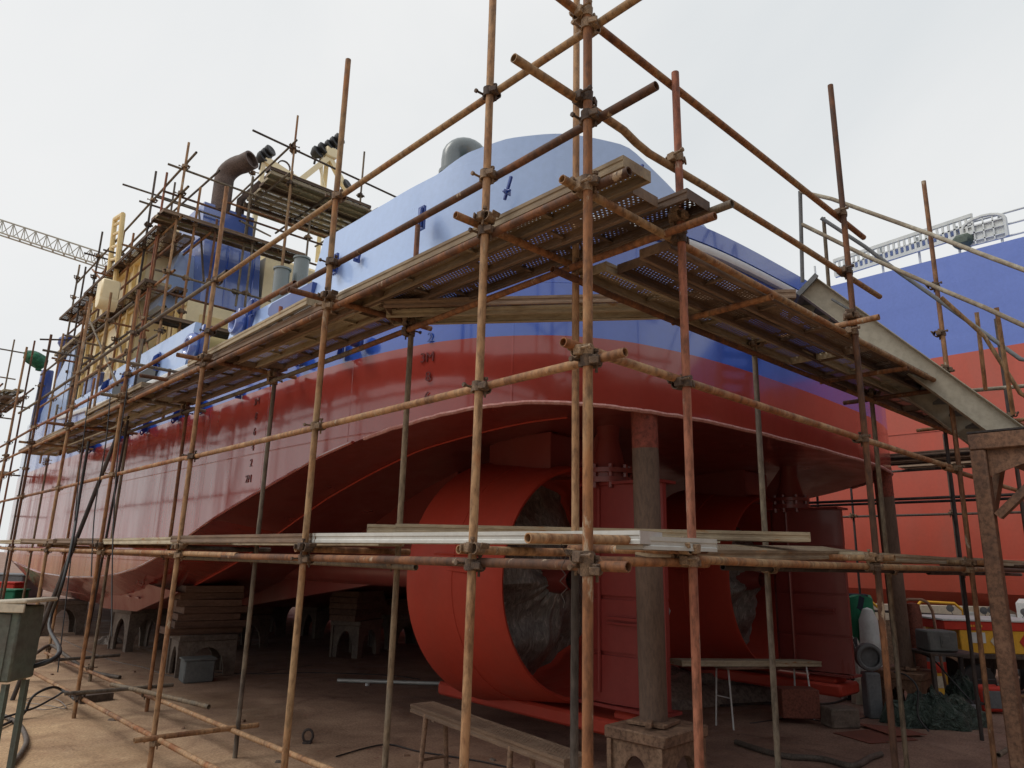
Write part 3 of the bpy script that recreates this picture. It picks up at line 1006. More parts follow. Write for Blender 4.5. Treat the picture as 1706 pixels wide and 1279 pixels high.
mb.beam((1.9, 12.6, 6.98), (1.9, 21.4, 6.98), .08, .12); mb.beam((1.9, 12.6, 5.6), (1.9, 21.4, 5.6), .03, .03)
mb.build('wall_stiffener', M['cream_frame'], dh)

mb = MB(); slab(mb, 1.5, 1.95, 14.3, 18.6, 4.95, 8.5); mb.build('side_house', M['cream'], dh, smooth=None)
mb = MB()
for y in (14.35, 15.0, 15.6, 16.8, 17.4, 18.5): mb.beam((1.46, y, 5.0), (1.46, y, 8.5), .07, .09)
mb.beam((1.46, 14.3, 8.42), (1.46, 18.6, 8.42), .1, .14); mb.beam((1.47, 14.3, 7.2), (1.47, 18.6, 7.2), .05, .06)
mb.build('wall_stiffener', M['cream_frame'], dh)
# wheelhouse on the house top, partly behind the scaffold
mb = MB()
slab(mb, 2.1, 9.4, 16.2, 20.6, 7.05, 8.3)
slab(mb, 2.3, 9.2, 16.4, 20.4, 9.5, 10.2)
wh = mb.build('wheelhouse', M['cream'], ship, smooth=None)
mb = MB()
slab(mb, 2.32, 9.18, 16.42, 20.38, 8.3, 9.5)
mb.build('window_band', M['glass'], wh, smooth=None)
mb = MB()
for y in (16.3, 17.3, 18.3, 19.3, 20.4): mb.beam((2.2, y, 8.25), (2.3, y, 9.6), .09, .09)
for x in (2.3, 3.3, 4.3, 5.3, 6.3): mb.beam((x, 16.3, 8.25), (x, 16.4, 9.6), .09, .09)
mb.build('window_frame', M['cream_frame'], wh)

# cream float box slung at the house side with its bracket, and wing frame
c = at(180, 488, y=14.2)
mb = MB(); mb.box((c.x, c.y, c.z + .03), (.36, .42, .44), bev=.03); mb.lathe([(0, -.19), (.17, -.18), (.19, -.13), (.19, .17), (0, .19)], (c.x, c.y - .02, c.z - .2), 'x', 18)
mb.build('light_box', M['cream'], ship)
mb = MB()
a = at(192, 470, y=16.); b_ = at(205, 357, y=16.); c = at(180, 470, y=17.); d = at(192, 365, y=17.)
for p, q in ((a, b_), (c, d), (b_, d)): mb.tube([p, q], .06, 8, hollow=False)
for t in (.15, .35, .55, .75, .9): mb.tube([a.lerp(b_, t), c.lerp(d, t)], .035, 6, hollow=False)
mb.build('ladder', M['cream_frame'], ship)

# mast: cream A frame with lamp clusters
def lamp_row(p, q, n, r, parent):
    for k in range(n):
        c = Vector(p).lerp(Vector(q), k / max(1, n - 1))
        mb = MB()
        mb.lathe([(0, -.16), (.55 * r, -.15), (r, -.02), (r * 1.05, .06), (r * .85, .08), (0, .05)], c, 'z', 14, rot=Matrix.Rotation(R(65), 3, 'X') @ Matrix.Rotation(R(20), 3, 'Y'))
        mb.tube([c + Vector((0, .02, -.05)), c + Vector((.0, .1, -.3))], .03, 6, hollow=False)
        mb.build('floodlight', M['black'], parent)


mast = thing('signal_mast', 'cream A-frame mast with dark lamp clusters above the stacked planks', 'mast', at(545, 330, y=14.5))
Ym = 14.0
A = lambda px, py: at(px, py, y=Ym)
mb = MB()
mb.beam(A(440, 266), A(500, 305), .17, .17); mb.beam(A(495, 300), A(570, 330), .15, .15)
mb.beam(A(500, 300), A(548, 262), .14, .14, up=(0, 1, 0)); mb.beam(A(546, 258), A(578, 318), .13, .13, up=(0, 1, 0)); mb.beam(A(536, 255), A(536, 330), .05, .05, up=(0, 1, 0)); mb.beam(A(532, 275), A(545, 330), .04, .04, up=(0, 1, 0))
mb.box(A(550, 256) , (.32, .25, .3), bev=.03)
mb.beam(A(545, 262), at(545, 262, y=Ym + 1.5) + Vector((0, 0, -3.3)), .12, .12)
mb.beam(A(440, 266), A(440, 266) + Vector((.1, .6, -3.4)), .1, .1)
mb.beam(A(575, 330), A(575, 330) + Vector((0, .5, -2.2)), .1, .1)
mb.build('mast_frame', M['cream'], mast)
mb = MB(); c = A(473, 278); mb.lathe([(.15, -.02), (.18, -.02), (.18, .02), (.15, .02), (.15, -.02)], c, 'y', 16); mb.build('ring_light', M['soot'], mast)
lamp_row(A(437, 262), A(449, 252), 3, .15, mast)
lamp_row(A(528, 254), A(538, 248), 2, .17, mast)
lamp_row(A(549, 243), A(565, 232), 3, .16, mast)
lamp_row(A(577, 308), A(577, 308), 1, .15, mast)

# ------------------------------------------------------------------ props and blocks under the ship
def stand(name, c, sx, sy, h, m, ang, label, cat, group=None):
    """steel stool: thick top, four splayed corner legs with arch cut-outs between them"""
    t = thing(name, label, cat, c, group)
    Rz = Matrix.Rotation(R(ang), 3, 'Z')
    C0 = Vector(c)
    mb = MB()
    mb.box(C0 + Vector((0, 0, h - .05)), (sx, sy, .10), Rz, bev=.012)
    mb.build('top', m, t)
    for k, (dx, dy, w) in enumerate(((0, -sy / 2 + .03, sx), (0, sy / 2 - .03, sx), (-sx / 2 + .03, 0, sy), (sx / 2 - .03, 0, sy))):
        mb = MB()
        hw = w / 2 - .003
        n = 10
        prof = [(-hw, 0), (-hw, h - .1), (hw, h - .1), (hw, 0), (hw * .62, 0)]
        prof += [(hw * .62 * math.cos(a) ** 1.0, (h - .2) * math.sin(a) ** .8) for a in [math.pi * q / n for q in range(1, n)]]
        prof += [(-hw * .62, 0)]
        if k < 2: poly = [C0 + Rz @ Vector((p, dy, q)) for p, q in prof]; off = Rz @ Vector((0, .045 * (1 if dy < 0 else -1), 0))
        else: poly = [C0 + Rz @ Vector((dx, p * (1 - .13 / w), q)) for p, q in prof]; off = Rz @ Vector((.045 * (1 if dx < 0 else -1), 0, 0))
        mb.prism(poly, off)
        mb.build('side_plate', m, t)
    return t


def strut(base, top, r, label, label2, ang):
    t = thing('support_strut', label, 'strut', base, 'tube struts under the transom')
    b0, t0 = Vector(base), Vector(top)
    k = b0.lerp(t0, .87)
    mb = MB(); mb.tube([b0 + Vector((0, 0, .02)), b0.lerp(t0, .4), b0.lerp(t0, .7), k], r, 28, hollow=False); mb.build('pipe', M['strut_steel'], t)
    mb = MB(); mb.tube([k, t0], r * 1.004, 28, hollow=False); mb.build('painted_end', M['strut_top'], t)
    mb = MB(); mb.box(b0 + Vector((0, 0, .01)), (.36, .36, .03), Matrix.Rotation(R(ang), 3, 'Z'), bev=.004)
    mb.box(b0 + Vector((-.2, -.1, .03)), (.16, .05, .04), Matrix.Rotation(R(30), 3, 'Z'))
    mb.build('base_plate', M['stool_steel'], t)
    return t


strut((3.12, 1.95, .62), (2.97, 1.88, 3.44), .125, 'dusty round strut between red rudder and corner pole', '', 12)
strut((9.35, 2.03, .60), (8.75, 1.86, 3.44), .125, 'dark round strut beside the yellow cart', '', 12)
stand('support_stand', (3.13, 1.93, 0), .74, .62, .605, M['stool_steel'], 4, 'brown steel stool under the near dusty strut', 'stand', 'steel stools under the struts')
stand('support_stand', (9.35, 2.03, 0), .78, .66, .585, M['brown_steel'], 4, 'dark steel stool under the far strut by the tarpaulin', 'stand', 'steel stools under the struts')


def keel_block(c, w, d, h, ang, timber_to, label, short=''):
    st_ = stand('keel_block', c, w, d, h, M['concrete'], ang, label, 'keel block', 'arched blocks carrying the hull')
    z = h
    rnd = random.Random(int(c[0] * 100 + c[1]))
    n = max(1, round((timber_to - h) / .11))
    if timber_to - h > .05:
        dz = (timber_to - h) / n
        for k in range(n):
            mb = MB()
            mb.box((c[0] + rnd.uniform(-.06, .06), c[1] + rnd.uniform(-.05, .05), z + dz / 2), (w * rnd.uniform(1.0, 1.35), d * rnd.uniform(.8, 1), dz - .004), Matrix.Rotation(R(ang + rnd.uniform(-5, 5)), 3, 'Z'), bev=.006)
            o = mb.build('packing_timber', M['timber'], None, (c[0], c[1], z))
            tag(o, f'brown packing timber, layer {k + 1} from the bottom, on the ' + short, 'timber', 'packing timbers on the keel blocks')
            z += dz


keel_block((2.55, 14.8, 0), .8, .9, .83, 8, .83, 'arched concrete block at the pointed bottom plate')
keel_block((2.45, 10.9, 0), .95, .75, .66, -6, inner_z(10.9) - .02, 'arched block behind the grey steel box', 'block behind the grey box')
keel_block((5.9, 11.6, 0), 1.0, .7, .72, 30, 1.3, 'arched block in the deep shade beside the nozzle', 'shaded block beside the nozzle')
keel_block((1.9, 18.6, 0), .9, .8, .8, 0, .83, 'arched concrete block furthest forward on the left')
keel_block((4.4, 14.0, 0), 1.0, .8, .7, 10, .86, 'arched block deep under the hull left of the timber stack', 'block deep under the hull')
for k, (x, y) in enumerate(((5.87, 16.5), (9.4, 10.6), (9.3, 13.2), (9.2, 16.2), (7.6, 12.4), (7.3, 15.2), (5.2, 19.0), (8.4, 19.5))):
    keel_block((x, y, 0), 1.3, .9, .74, 0, inner_z(y) - .02 if y < 14 else .82, 'arched block in the darkness under the far side of the hull', f'dark far block number {k + 1}')
mb = MB(); mb.box((2.12, 10.15, .17), (.46, .36, .34), Matrix.Rotation(R(-8), 3, 'Z'), bev=.02); mb.box((2.12, 10.15, .345), (.5, .4, .03), Matrix.Rotation(R(-8), 3, 'Z'), bev=.008)
tag(mb.build('steel_box', M['grey_box'], None, (2.1, 10.1, 0)), 'small grey steel box on the ground before an arched block', 'box')

# ------------------------------------------------------------------ scaffolding
PR = .0245
def coupler_mesh():
    mb = MB()
    mb.lathe([(.026, -.03), (.0335, -.03), (.0335, .03), (.026, .03)], (0, 0, 0), 'z', 12)
    mb.lathe([(.026, -.03), (.0335, -.03), (.0335, .03), (.026, .03)], (0, .052, .0), 'x', 12)
    mb.box((.043, .02, .0), (.03, .05, .05), bev=.004)
    mb.box((-.043, .02, .0), (.03, .05, .05), bev=.004)
    mb.tube([(-.047, -.05, .008), (-.047, .05, .008)], .0075, 6, hollow=False)
    mb.lathe([(0, -.07), (.014, -.07), (.014, -.055), (0, -.055)], (-.047, 0, .008), 'y', 6)
    mb.tube([(.03, .035, -.06), (.03, .035, .05)], .0075, 6, hollow=False)
    mb.lathe([(0, .045), (.014, .045), (.014, .06), (0, .06)], (.03, .035, 0), 'z', 6)
    mb.box((.055, -.012, -.005), (.05, .012, .036), Matrix.Rotation(R(25), 3, 'Z'), bev=.003)
    mb.box((-.02, .088, .02), (.06, .012, .03), Matrix.Rotation(R(-20), 3, 'X'), bev=.003)
    o = mb.build('coupler', M['coupler'])
    me = o.data
    bpy.data.objects.remove(o)
    return me


CPL = coupler_mesh()


def coupler(parent, p, ang=0, s=1.):
    o = bpy.data.objects.new('coupler', CPL)
    COL.objects.link(o)
    o.parent = parent
    o.location = Vector(p) - parent_world(parent)
    o.rotation_euler = (random.uniform(-.08, .08), random.uniform(-.08, .08), R(ang))
    o.scale = (s, s, s)
    return o


def pipe(parent, name, p0, p1, m, r=PR, n=12, seg_=8, amp=.004):
    mb = MB()
    mb.tube(wob(p0, p1, seg_, amp), r * random.uniform(.97, 1.03), n)
    return mb.build(name, M[m] if isinstance(m, str) else m, parent, org=p0, smooth=50, fix=False)


MIX = ['rust_pipe', 'tan_pipe', 'rust_pipe', 'grey_pipe', 'red_pipe', 'tan_pipe']

# ---- scaffold along the port side
side = thing('scaffold', 'rusty tube scaffold with plank decks along the port side of the tug', 'scaffold', (0, 4, 0))
OUTER = [(.84, 7.4, 'tan_pipe', .0), (2.78, 6.24, 'rust_pipe', .0), (5.46, 6.06, 'tan_pipe', .02), (8.28, 5.55, 'rust_pipe', -.03), (11.5, 6.3, 'tan_pipe', .02), (14.5, 6.25, 'rust_pipe', 0), (17.5, 6.6, 'tan_pipe', .03), (20.5, 6.1, 'rust_pipe', -.02)]
INNER = [(2.73, 4.1, 'grey_pipe'), (5.4, 4.1, 'grey_pipe'), (8.2, 4.1, 'rust_pipe'), (11.0, 5.6, 'grey_pipe'), (14.0, 5.4, 'rust_pipe'), (17.2, 5.3, 'grey_pipe')]
LEVELS = ((4.92, .05), (4.33, .05), (3.95, .05), (2.97, .05), (1.97, .05))
for y, zt, m, dx in OUTER:
    p = pipe(side, 'upright_tube', (dx * .3, y, .0), (dx, y, zt), m, amp=.006)
    for z, off in LEVELS:
        if y > 12 and z in (4.92,): continue
        coupler(p, (dx * z / 6, y, z), -90)
    coupler(p, (dx, y, 4.03), 180)
    if y < 12: coupler(p, (dx, y, 2.06), 180)
    coupler(p, (dx * .3, y, .24), -90)
for y, zt, m in INNER:
    p = pipe(side, 'upright_tube', (.8, y, .0), (.8, y, zt), m)
    for z in (3.9, 3.98, 1.95): coupler(p, (.8, y, z), 90)
    if y > 8: coupler(p, (.8, y, .2), 90)
# ledgers, in lapped lengths
for y0, y1, z0, z1, m in ((-.42, 5.4, 4.93, 4.92, 'rust_pipe'), (5.2, 11.2, 4.96, 4.95, 'grey_pipe'), (11., 17, 4.93, 4.95, 'grey_pipe'),
                          (-.42, 3.75, 4.34, 4.33, 'rust_pipe'), (3.5, 9.4, 4.36, 4.34, 'rust_pipe'), (9.2, 15.2, 4.33, 4.36, 'red_pipe'), (15., 21, 4.36, 4.36, 'tan_pipe'),
                          (-.24, 5.6, 3.935, 3.93, 'rust_pipe'), (5.4, 11.4, 3.96, 3.95, 'rust_pipe'), (11.2, 17.2, 3.95, 3.96, 'tan_pipe'), (17., 21, 3.96, 3.98, 'rust_pipe'),
                          (-.20, 5.7, 2.985, 2.97, 'tan_pipe'), (5.5, 11.5, 2.98, 2.97, 'tan_pipe'), (11.3, 17.3, 2.97, 2.98, 'rust_pipe'), (17, 21, 2.98, 2.98, 'tan_pipe'),
                          (-.20, 4.4, 1.985, 1.975, 'rust_pipe'), (4.1, 10.1, 1.985, 1.98, 'tan_pipe'), (9.9, 15.9, 1.985, 1.985, 'tan_pipe'), (15.7, 21, 1.99, 1.99, 'rust_pipe'),
                          (1.4, 6.2, .36, .25, 'tan_pipe'), (6.0, 11.1, .25, .17, 'tan_pipe')):
    pipe(side, 'ledger_tube', (.05, y0, z0), (.05, y1, z1), m, amp=.008)
for y0, y1, z0, z1, m in ((-.30, 3.6, 3.92, 3.90, 'rust_pipe'), (3.4, 9.2, 3.90, 3.91, 'grey_pipe'), (9., 15, 3.91, 3.95, 'grey_pipe'),
                          (2.4, 7.5, 1.93, 1.93, 'grey_pipe'), (7.3, 13.5, 1.94, 1.95, 'rust_pipe'),
                          (1.7, 7.8, .34, .22, 'tan_pipe'), (7.5, 14.0, .22, .12, 'tan_pipe')):
    pipe(side, 'ledger_tube', (.75, y0, z0), (.75, y1, z1), m, amp=.008)
# cross tubes
for y, x0, x1, z, m in ((.89, -.18, 1.35, 4.01, 'rust_pipe'), (2.83, -.3, 1.08, 4.02, 'rust_pipe'), (5.51, -.25, 1.1, 4.02, 'tan_pipe'), (8.33, -.28, 1.1, 4.02, 'grey_pipe'), (11.55, -.3, 1.1, 4.02, 'rust_pipe'), (14.55, -.2, 1.1, 4.02, 'rust_pipe'),
                        (.89, -.05, .9, 2.05, 'tan_pipe'), (2.83, -.04, .98, 2.045, 'tan_pipe'), (5.51, -.05, 1.0, 2.05, 'grey_pipe'), (8.33, -.12, 1.0, 2.05, 'rust_pipe'), (11.55, -.12, 1.0, 2.05, 'rust_pipe'),
                        (5.41, -.18, 1.02, .29, 'tan_pipe'), (8.23, -.16, 1.1, .30, 'grey_pipe'), (11.4, -.1, 1.3, .30, 'grey_pipe'), (6.95, -.2, .2, 4.05, 'rust_pipe'),
                        (14.5, -.1, .9, 5.9, 'grey_pipe'), (8.8, -.15, 2.3, 4.62, 'grey_pipe')):
    pipe(side, 'cross_tube', (x0, y, z), (x1, y, z + random.uniform(-.02, .02)), m, seg_=4)
# loose handrail stubs standing on the deck
for x, y, z0, z1 in ((.95, 2.95, 4.05, 5.05), (1.0, 5.9, 4.05, 4.98), (.95, 12.4, 4.05, 5.0), (1.0, 9.9, 4.05, 4.9)):
    pipe(side, 'stub_post', (x, y, z0), (x, y, z1), 'red_pipe', seg_=3)
# a long dark brace leaning on the scaffold
pipe(side, 'brace_tube', (-.38, 9.95, .0), (.35, 9.6, 3.9), 'dark_pipe', r=.03)
pipe(side, 'brace_tube', (.55, 10.6, .0), (.62, 10.3, 4.9), 'dark_pipe', r=.02)
pipe(side, 'brace_tube', (.45, 8.6, .3), (1.0, 6.7, .26), 'grey_pipe', r=.028)

# ---- scaffold across the stern
stern = thing('scaffold', 'rusty tube scaffold with plank decks across the stern, tall corner post nearest', 'scaffold', (3, 0, 0))
for x, zt, m, dx in ((0, 7.6, 'rust_pipe', 0), (.86, 5.07, 'red_pipe', -.005), (3.36, 6.26, 'rust_pipe', -.03), (5.67, 6.25, 'tan_pipe', .03)):
    p = pipe(stern, 'upright_tube', (x, 0, 0), (x + dx, 0, zt), m, r=.0255 if x == 0 else PR, amp=.004 if x < 1 else .012)
    for z in (5.0, 4.46, 3.92, 3.02, 2.02):
        if z < zt - .1: coupler(p, (x + dx * z / 6, 0, z), 0)
    coupler(p, (x + dx * .6, 0, 4.05 if x else 4.92), -90 if x == 0 else 90)
    coupler(p, (x + dx * .6, 0, 2.09 if x else 1.97), -90 if x == 0 else 90)
    if x == 0:
        coupler(p, (0, 0, 4.34), -90); coupler(p, (0, 0, 2.97), -90); coupler(p, (0, 0, 3.95), -90)
for x, y, z0, zt, m in ((.8, .8, 2.13, 7.2, 'tan_pipe'), (.79, .79, .0, 2.05, 'grey_pipe'), (3.16, .8, 0, 4.0, 'grey_pipe'), (5.75, .8, 0, 4.0, 'grey_pipe'), (8.2, .8, 0, 4.1, 'dark_pipe'), (8.0, .0, 0, 5.2, 'dark_pipe'), (10.6, .0, 0, 4.5, 'grey_pipe')):
    p = pipe(stern, 'upright_tube', (x, y, z0), (x, y, zt), m)
    if zt > 3.9: coupler(p, (x, y, 3.93), 180)
    if z0 < 1.9: coupler(p, (x, y, 1.98), 180)
def kinked(parent, name, pts, m):
    mb = MB(); mb.tube(pts, PR, 12); return mb.build(name, M[m], parent, org=pts[0], smooth=60, fix=False)
pipe(stern, 'ledger_tube', (-.42, .05, 5.03), (3.9, .05, 4.97), 'rust_pipe', amp=.006)
kinked(stern, 'ledger_tube', [(-.50, .05, 4.46), (.1, .05, 4.46), (.38, .05, 4.455), (.50, .05, 4.425), (.62, .05, 4.41), (1.2, .05, 4.43), (2.4, .05, 4.45), (4.15, .05, 4.46)], 'rust_pipe')
for x0, x1, y, z0, z1, m in ((-.14, 5.9, .05, 3.93, 3.90, 'rust_pipe'), (5.7, 9.5, .05, 3.90, 3.93, 'rust_pipe'), (-.12, 5.6, .05, 3.05, 3.03, 'tan_pipe'), (5.4, 8.9, .05, 3.0, 3.0, 'rust_pipe'),
                             (.10, 1.1, .06, 2.005, 2.01, 'rust_pipe'), (.9, 6.6, .05, 2.03, 2.03, 'rust_pipe'), (6.4, 11, .05, 2.03, 2.02, 'rust_pipe'), (-.28, 1.2, .11, 2.10, 2.11, 'tan_pipe'),
                             (.55, 5.2, .78, 3.85, 3.84, 'rust_pipe'), (5., 9.6, .78, 3.84, 3.84, 'rust_pipe'), (2.4, 7, .75, 1.99, 2.0, 'grey_pipe'), (6.8, 10.8, .75, 1.98, 1.98, 'grey_pipe'),
                             (6.0, 9.5, .05, .30, .32, 'grey_pipe')):
    pipe(stern, 'ledger_tube', (x0, y, z0), (x1, y, z1), m, amp=.008)
for x, y0, y1, z, m in ((.91, -.32, 1.0, 4.05, 'grey_pipe'), (3.31, -.22, 1.05, 3.985, 'tan_pipe'), (2.0, .02, .86, 3.86, 'rust_pipe'), (4.6, .02, .86, 3.86, 'rust_pipe'), (5.72, -.15, 1.1, 3.86, 'rust_pipe'), (8.05, -.15, 1.1, 3.86, 'rust_pipe'),
                        (3.41, -.12, 1.0, 2.09, 'rust_pipe'), (5.72, -.12, 1.0, 2.09, 'rust_pipe'), (8.05, -.1, 1.0, 2.08, 'rust_pipe'), (.91, -.06, .95, 2.085, 'tan_pipe')):
    pipe(stern, 'cross_tube', (x, y0, z), (x, y1, z), m, seg_=4)

# ------------------------------------------------------------------ planks
_pl = {}
def plank_mesh(L, kind):
    if (L, kind) in _pl: return _pl[L, kind]
    sh, so = {'zinc': ('perf', 'zinc'), 'brown': ('perf_brown', 'plank_brown'), 'alu': ('alu', 'alu')}[kind]
    mb = MB()
    w, hh, t = .12, .068, .003
    mb.face([(0, -w, 0), (L, -w, 0), (L, w, 0), (0, w, 0)], 0)
    for s_ in (-1, 1):                                  # folded flanges
        y = s_ * w
        mb.grid([[(0, y, 0), (0, y, -.022), (0, y + s_ * -.006, -.028), (0, y + s_ * -.006, -.044), (0, y, -.050), (0, y, -hh), (0, y - s_ * .025, -hh), (0, y - s_ * .025, -hh + .01)],
                 [(L, y, 0), (L, y, -.022), (L, y + s_ * -.006, -.028), (L, y + s_ * -.006, -.044), (L, y, -.050), (L, y, -hh), (L, y - s_ * .025, -hh), (L, y - s_ * .025, -hh + .01)]], 1)
    for x in (0, L):                                    # end plates with a short lip
        mb.box((x, 0, -hh / 2), (.004, 2 * w - .002, hh - .002), mi=1)
    n = max(2, int(L / .75))
    for k in range(1, n):                               # stiffeners below
        mb.box((L * k / n, 0, -.026), (.03, 2 * w - .01, .004), mi=1)
        mb.box((L * k / n, 0, -.015), (.004, 2 * w - .01, .024), mi=1)
    o = mb.build('scaffold_plank', [M[sh], M[so]], smooth=None)
    me = o.data
    bpy.data.objects.remove(o)
    _pl[L, kind] = me
    return me


def plank(p0, p1, kind, label, group, roll=0., name='scaffold_plank'):
    """steel plank whose top centre line starts at p0 and runs towards p1 (length is rounded)"""
    p0, p1 = Vector(p0), Vector(p1)
    d = p1 - p0
    L = round(d.length * 4) / 4
    o = bpy.data.objects.new(name, plank_mesh(L, kind))
    COL.objects.link(o)
    x = d.normalized()
    y = Vector((0, 0, 1)).cross(x).normalized()
    z = x.cross(y)
    Rm = Matrix((x, y, z)).transposed().to_4x4() @ Matrix.Rotation(R(roll), 4, 'X')
    o.matrix_world = Matrix.Translation(p0) @ Rm
    return tag(o, label, 'plank', group)


ORD = ['outermost', 'middle', 'innermost']
GU = 'planks of the upper port deck'
bays = [(-.11, 2.89), (2.5, 5.55), (5.35, 8.4), (8.2, 11.2), (11.0, 14.0), (13.8, 16.8)]
BN = ['bay at the corner post', 'second bay from the corner', 'third bay from the corner', 'fourth bay from the corner', 'fifth bay, below the cream house', 'furthest bay at left']
for b_, (y0, y1) in enumerate(bays):
    for k, x in enumerate((.25, .51, .77)):
        y0_ = y0 + (0, .12, -.05)[k] * (1 if b_ else 1) + random.uniform(-.04, .04)
        z = 4.10 + .004 * k + (.012 if b_ % 2 else 0)
        kind = random.choice(('zinc', 'zinc', 'brown')) if b_ else ('zinc', 'brown', 'brown')[k]
        plank((x + random.uniform(-.02, .02), y0_, z), (x + random.uniform(-.02, .02), y0_ + 3, z + (.012 if not b_ % 2 else -.006)), kind,
              f'steel plank, {ORD[k]} on the upper port deck, {BN[b_]}', GU)
for i, (p, q, s_) in enumerate((((.20, 3.3, 4.185), (.24, 6.3, 4.18), 'on top of the outer row beside the freeing port'), ((.55, 2.35, 4.185), (.45, 4.6, 4.185), 'laid over the middle row left of the tan post'), ((.2, 7.9, 4.185), (.22, 10.9, 4.185), 'over the outer row by the big fairlead'))):
    plank(p, q, 'zinc', 'spare steel plank ' + s_, GU)
GS = 'planks of the upper stern deck'
BS = ['in the bay nearest the corner post', 'in the middle bay of the stern', 'in the far bay below the gangway']
for b_, (x0, x1) in enumerate(((.95, 4.1), (3.95, 6.95), (6.8, 9.8))):
    for k, y in enumerate((.21, .47, .73)):
        x_ = x0 + random.uniform(-.1, .1)
        z = 3.955 + .004 * k + (.012 if b_ % 2 else 0)
        plank((x_, y, z), (x_ + 3, y + random.uniform(-.02, .02), z), ('brown', 'brown', 'zinc')[(b_ + k) % 3], f'steel plank, {ORD[k]} on the upper stern deck, {BS[b_]}', GS)
# planks bridging the corner close to the hull
GD = 'planks bridging the hull corner on the upper deck'
for k, (a, b_, z, kind) in enumerate((((.50, 2.65), (2.52, .20), 4.065, 'brown'), ((.64, 2.82), (2.66, .30), 4.055, 'zinc'))):
    plank((*a, z), (*b_, z), kind, ('rusty plank bridging the hull corner on the upper deck, nearer the corner post', 'plank bridging the hull corner on the upper deck, closer to the blue plating')[k], GD)
# lower deck
GL = 'planks of the lower port deck'
for b_, (y0, y1) in enumerate(((2.6, 5.6), (5.3, 8.3), (8.2, 11.2), (11.0, 14.0), (13.9, 16.9))):
    for k, x in enumerate((.14, .44, .70)):
        if b_ == 0 and k == 1: continue
        y_ = y0 + random.uniform(-.2, .2)
        z = 2.15 + random.uniform(-.004, .012)
        plank((x + random.uniform(-.03, .03), y_, z), (x + random.uniform(-.03, .03), y_ + 3, z + random.uniform(-.01, .03)), random.choice(('zinc', 'brown', 'zinc')),
              f'steel plank, {ORD[k]} on the lower port deck, {["just left of the corner", "in the second bay", "in the third bay", "in the fourth bay", "at the far left end"][b_]}', GL)
GC = 'planks of the lower deck around the corner post'
plank((.16, 2.76, 2.16), (.56, -.06, 2.165), 'alu', 'bright aluminium plank running past the corner post on the lower deck', GC)
plank((.50, 2.30, 2.24), (2.6, .30, 2.25), 'zinc', 'tan steel plank crossing the corner on top of the lower deck', GC)
plank((.50, 2.70, 2.245), (2.6, .95, 2.24), 'zinc', 'pale grey plank with three holes in its end, behind the tan corner plank', GC)
plank((.52, .16, 2.14), (1.1, .0, 2.14), 'alu', 'short pale plank end between the corner post and red post', GC)
plank((.90, .28, 2.10), (3.85, .52, 2.17), 'zinc', 'tilted steel plank right of the red post with its perforated top showing', GC, roll=9)
plank((1.9, .62, 2.12), (4.9, .70, 2.17), 'brown', 'brown perforated plank behind the tilted one on the lower stern deck', GC, roll=9)
for k, (x, y, z, kind) in enumerate(((3.6, .30, 2.14, 'zinc'), (4.6, .55, 2.15, 'brown'), (6.4, .28, 2.15, 'zinc'), (7.3, .56, 2.15, 'brown'))):
    plank((x, y, z), (x + 3, y + .04, z), kind, ('steel plank on the lower stern deck, front row right of the strut', 'rusty plank on the lower stern deck, back row right of the strut', 'steel plank on the lower stern deck, front row before the red ship', 'rusty plank on the lower stern deck, back row before the red ship')[k], 'planks of the lower stern deck')

# tie wires hanging from the lower deck
def wire(name, pts, r, m, label, cat, group=None, n=6):
    mb = MB(); mb.tube(pts, r, n, hollow=False)
    return tag(mb.build(name, m, None, pts[0], smooth=80, fix=False), label, cat, group)


p = Vector((-.02, .14, 2.0))
pts = [p + Vector((random.uniform(-.02, .02), random.uniform(-.02, .02), .12 - .03 * k)) for k in range(12)]
wire('tie_wire', pts, .0018, M['dark_pipe'], 'curled tie wire hanging under the lower tube left of the corner post', 'wire')

# ------------------------------------------------------------------ scaffold round the funnel and wheelhouse
fun = thing('scaffold', 'tall tube scaffold standing on deck around the blue funnel casing', 'scaffold', (1.3, 12, 5))
for x, y, z0, z1, m in ((1.34, 12., 4.95, 10.15, 'tan_pipe'), (1.34, 14., 5.0, 10.3, 'grey_pipe'), (1.34, 16.2, 5.05, 9.6, 'rust_pipe'), (1.34, 18.4, 5.1, 10.3, 'grey_pipe'), (1.34, 20.6, 5.2, 10., 'grey_pipe'),
                        (2.1, 12., 4.95, 8.7, 'rust_pipe'), (4.15, 12., 4.95, 9.5, 'grey_pipe'), (2.15, 15.4, 7.1, 10.9, 'grey_pipe'), (1.9, 13.2, 5., 7.4, 'rust_pipe'), (2.05, 17.2, 7.1, 9.9, 'dark_pipe'), (1.34, 13.0, 5.0, 8.8, 'rust_pipe'), (1.75, 14.9, 5.0, 8.9, 'rust_pipe'), (2.9, 12., 7., 8.9, 'grey_pipe')):
    p = pipe(fun, 'upright_tube', (x, y, z0), (x + random.uniform(-.03, .03), y, z1), m, n=8)
    for z in (6.1, 7.3, 8.45, 9.0, 9.6):
        if z0 < z < z1: coupler(p, (x, y, z), random.choice((0, 90, -90)), 1.25)
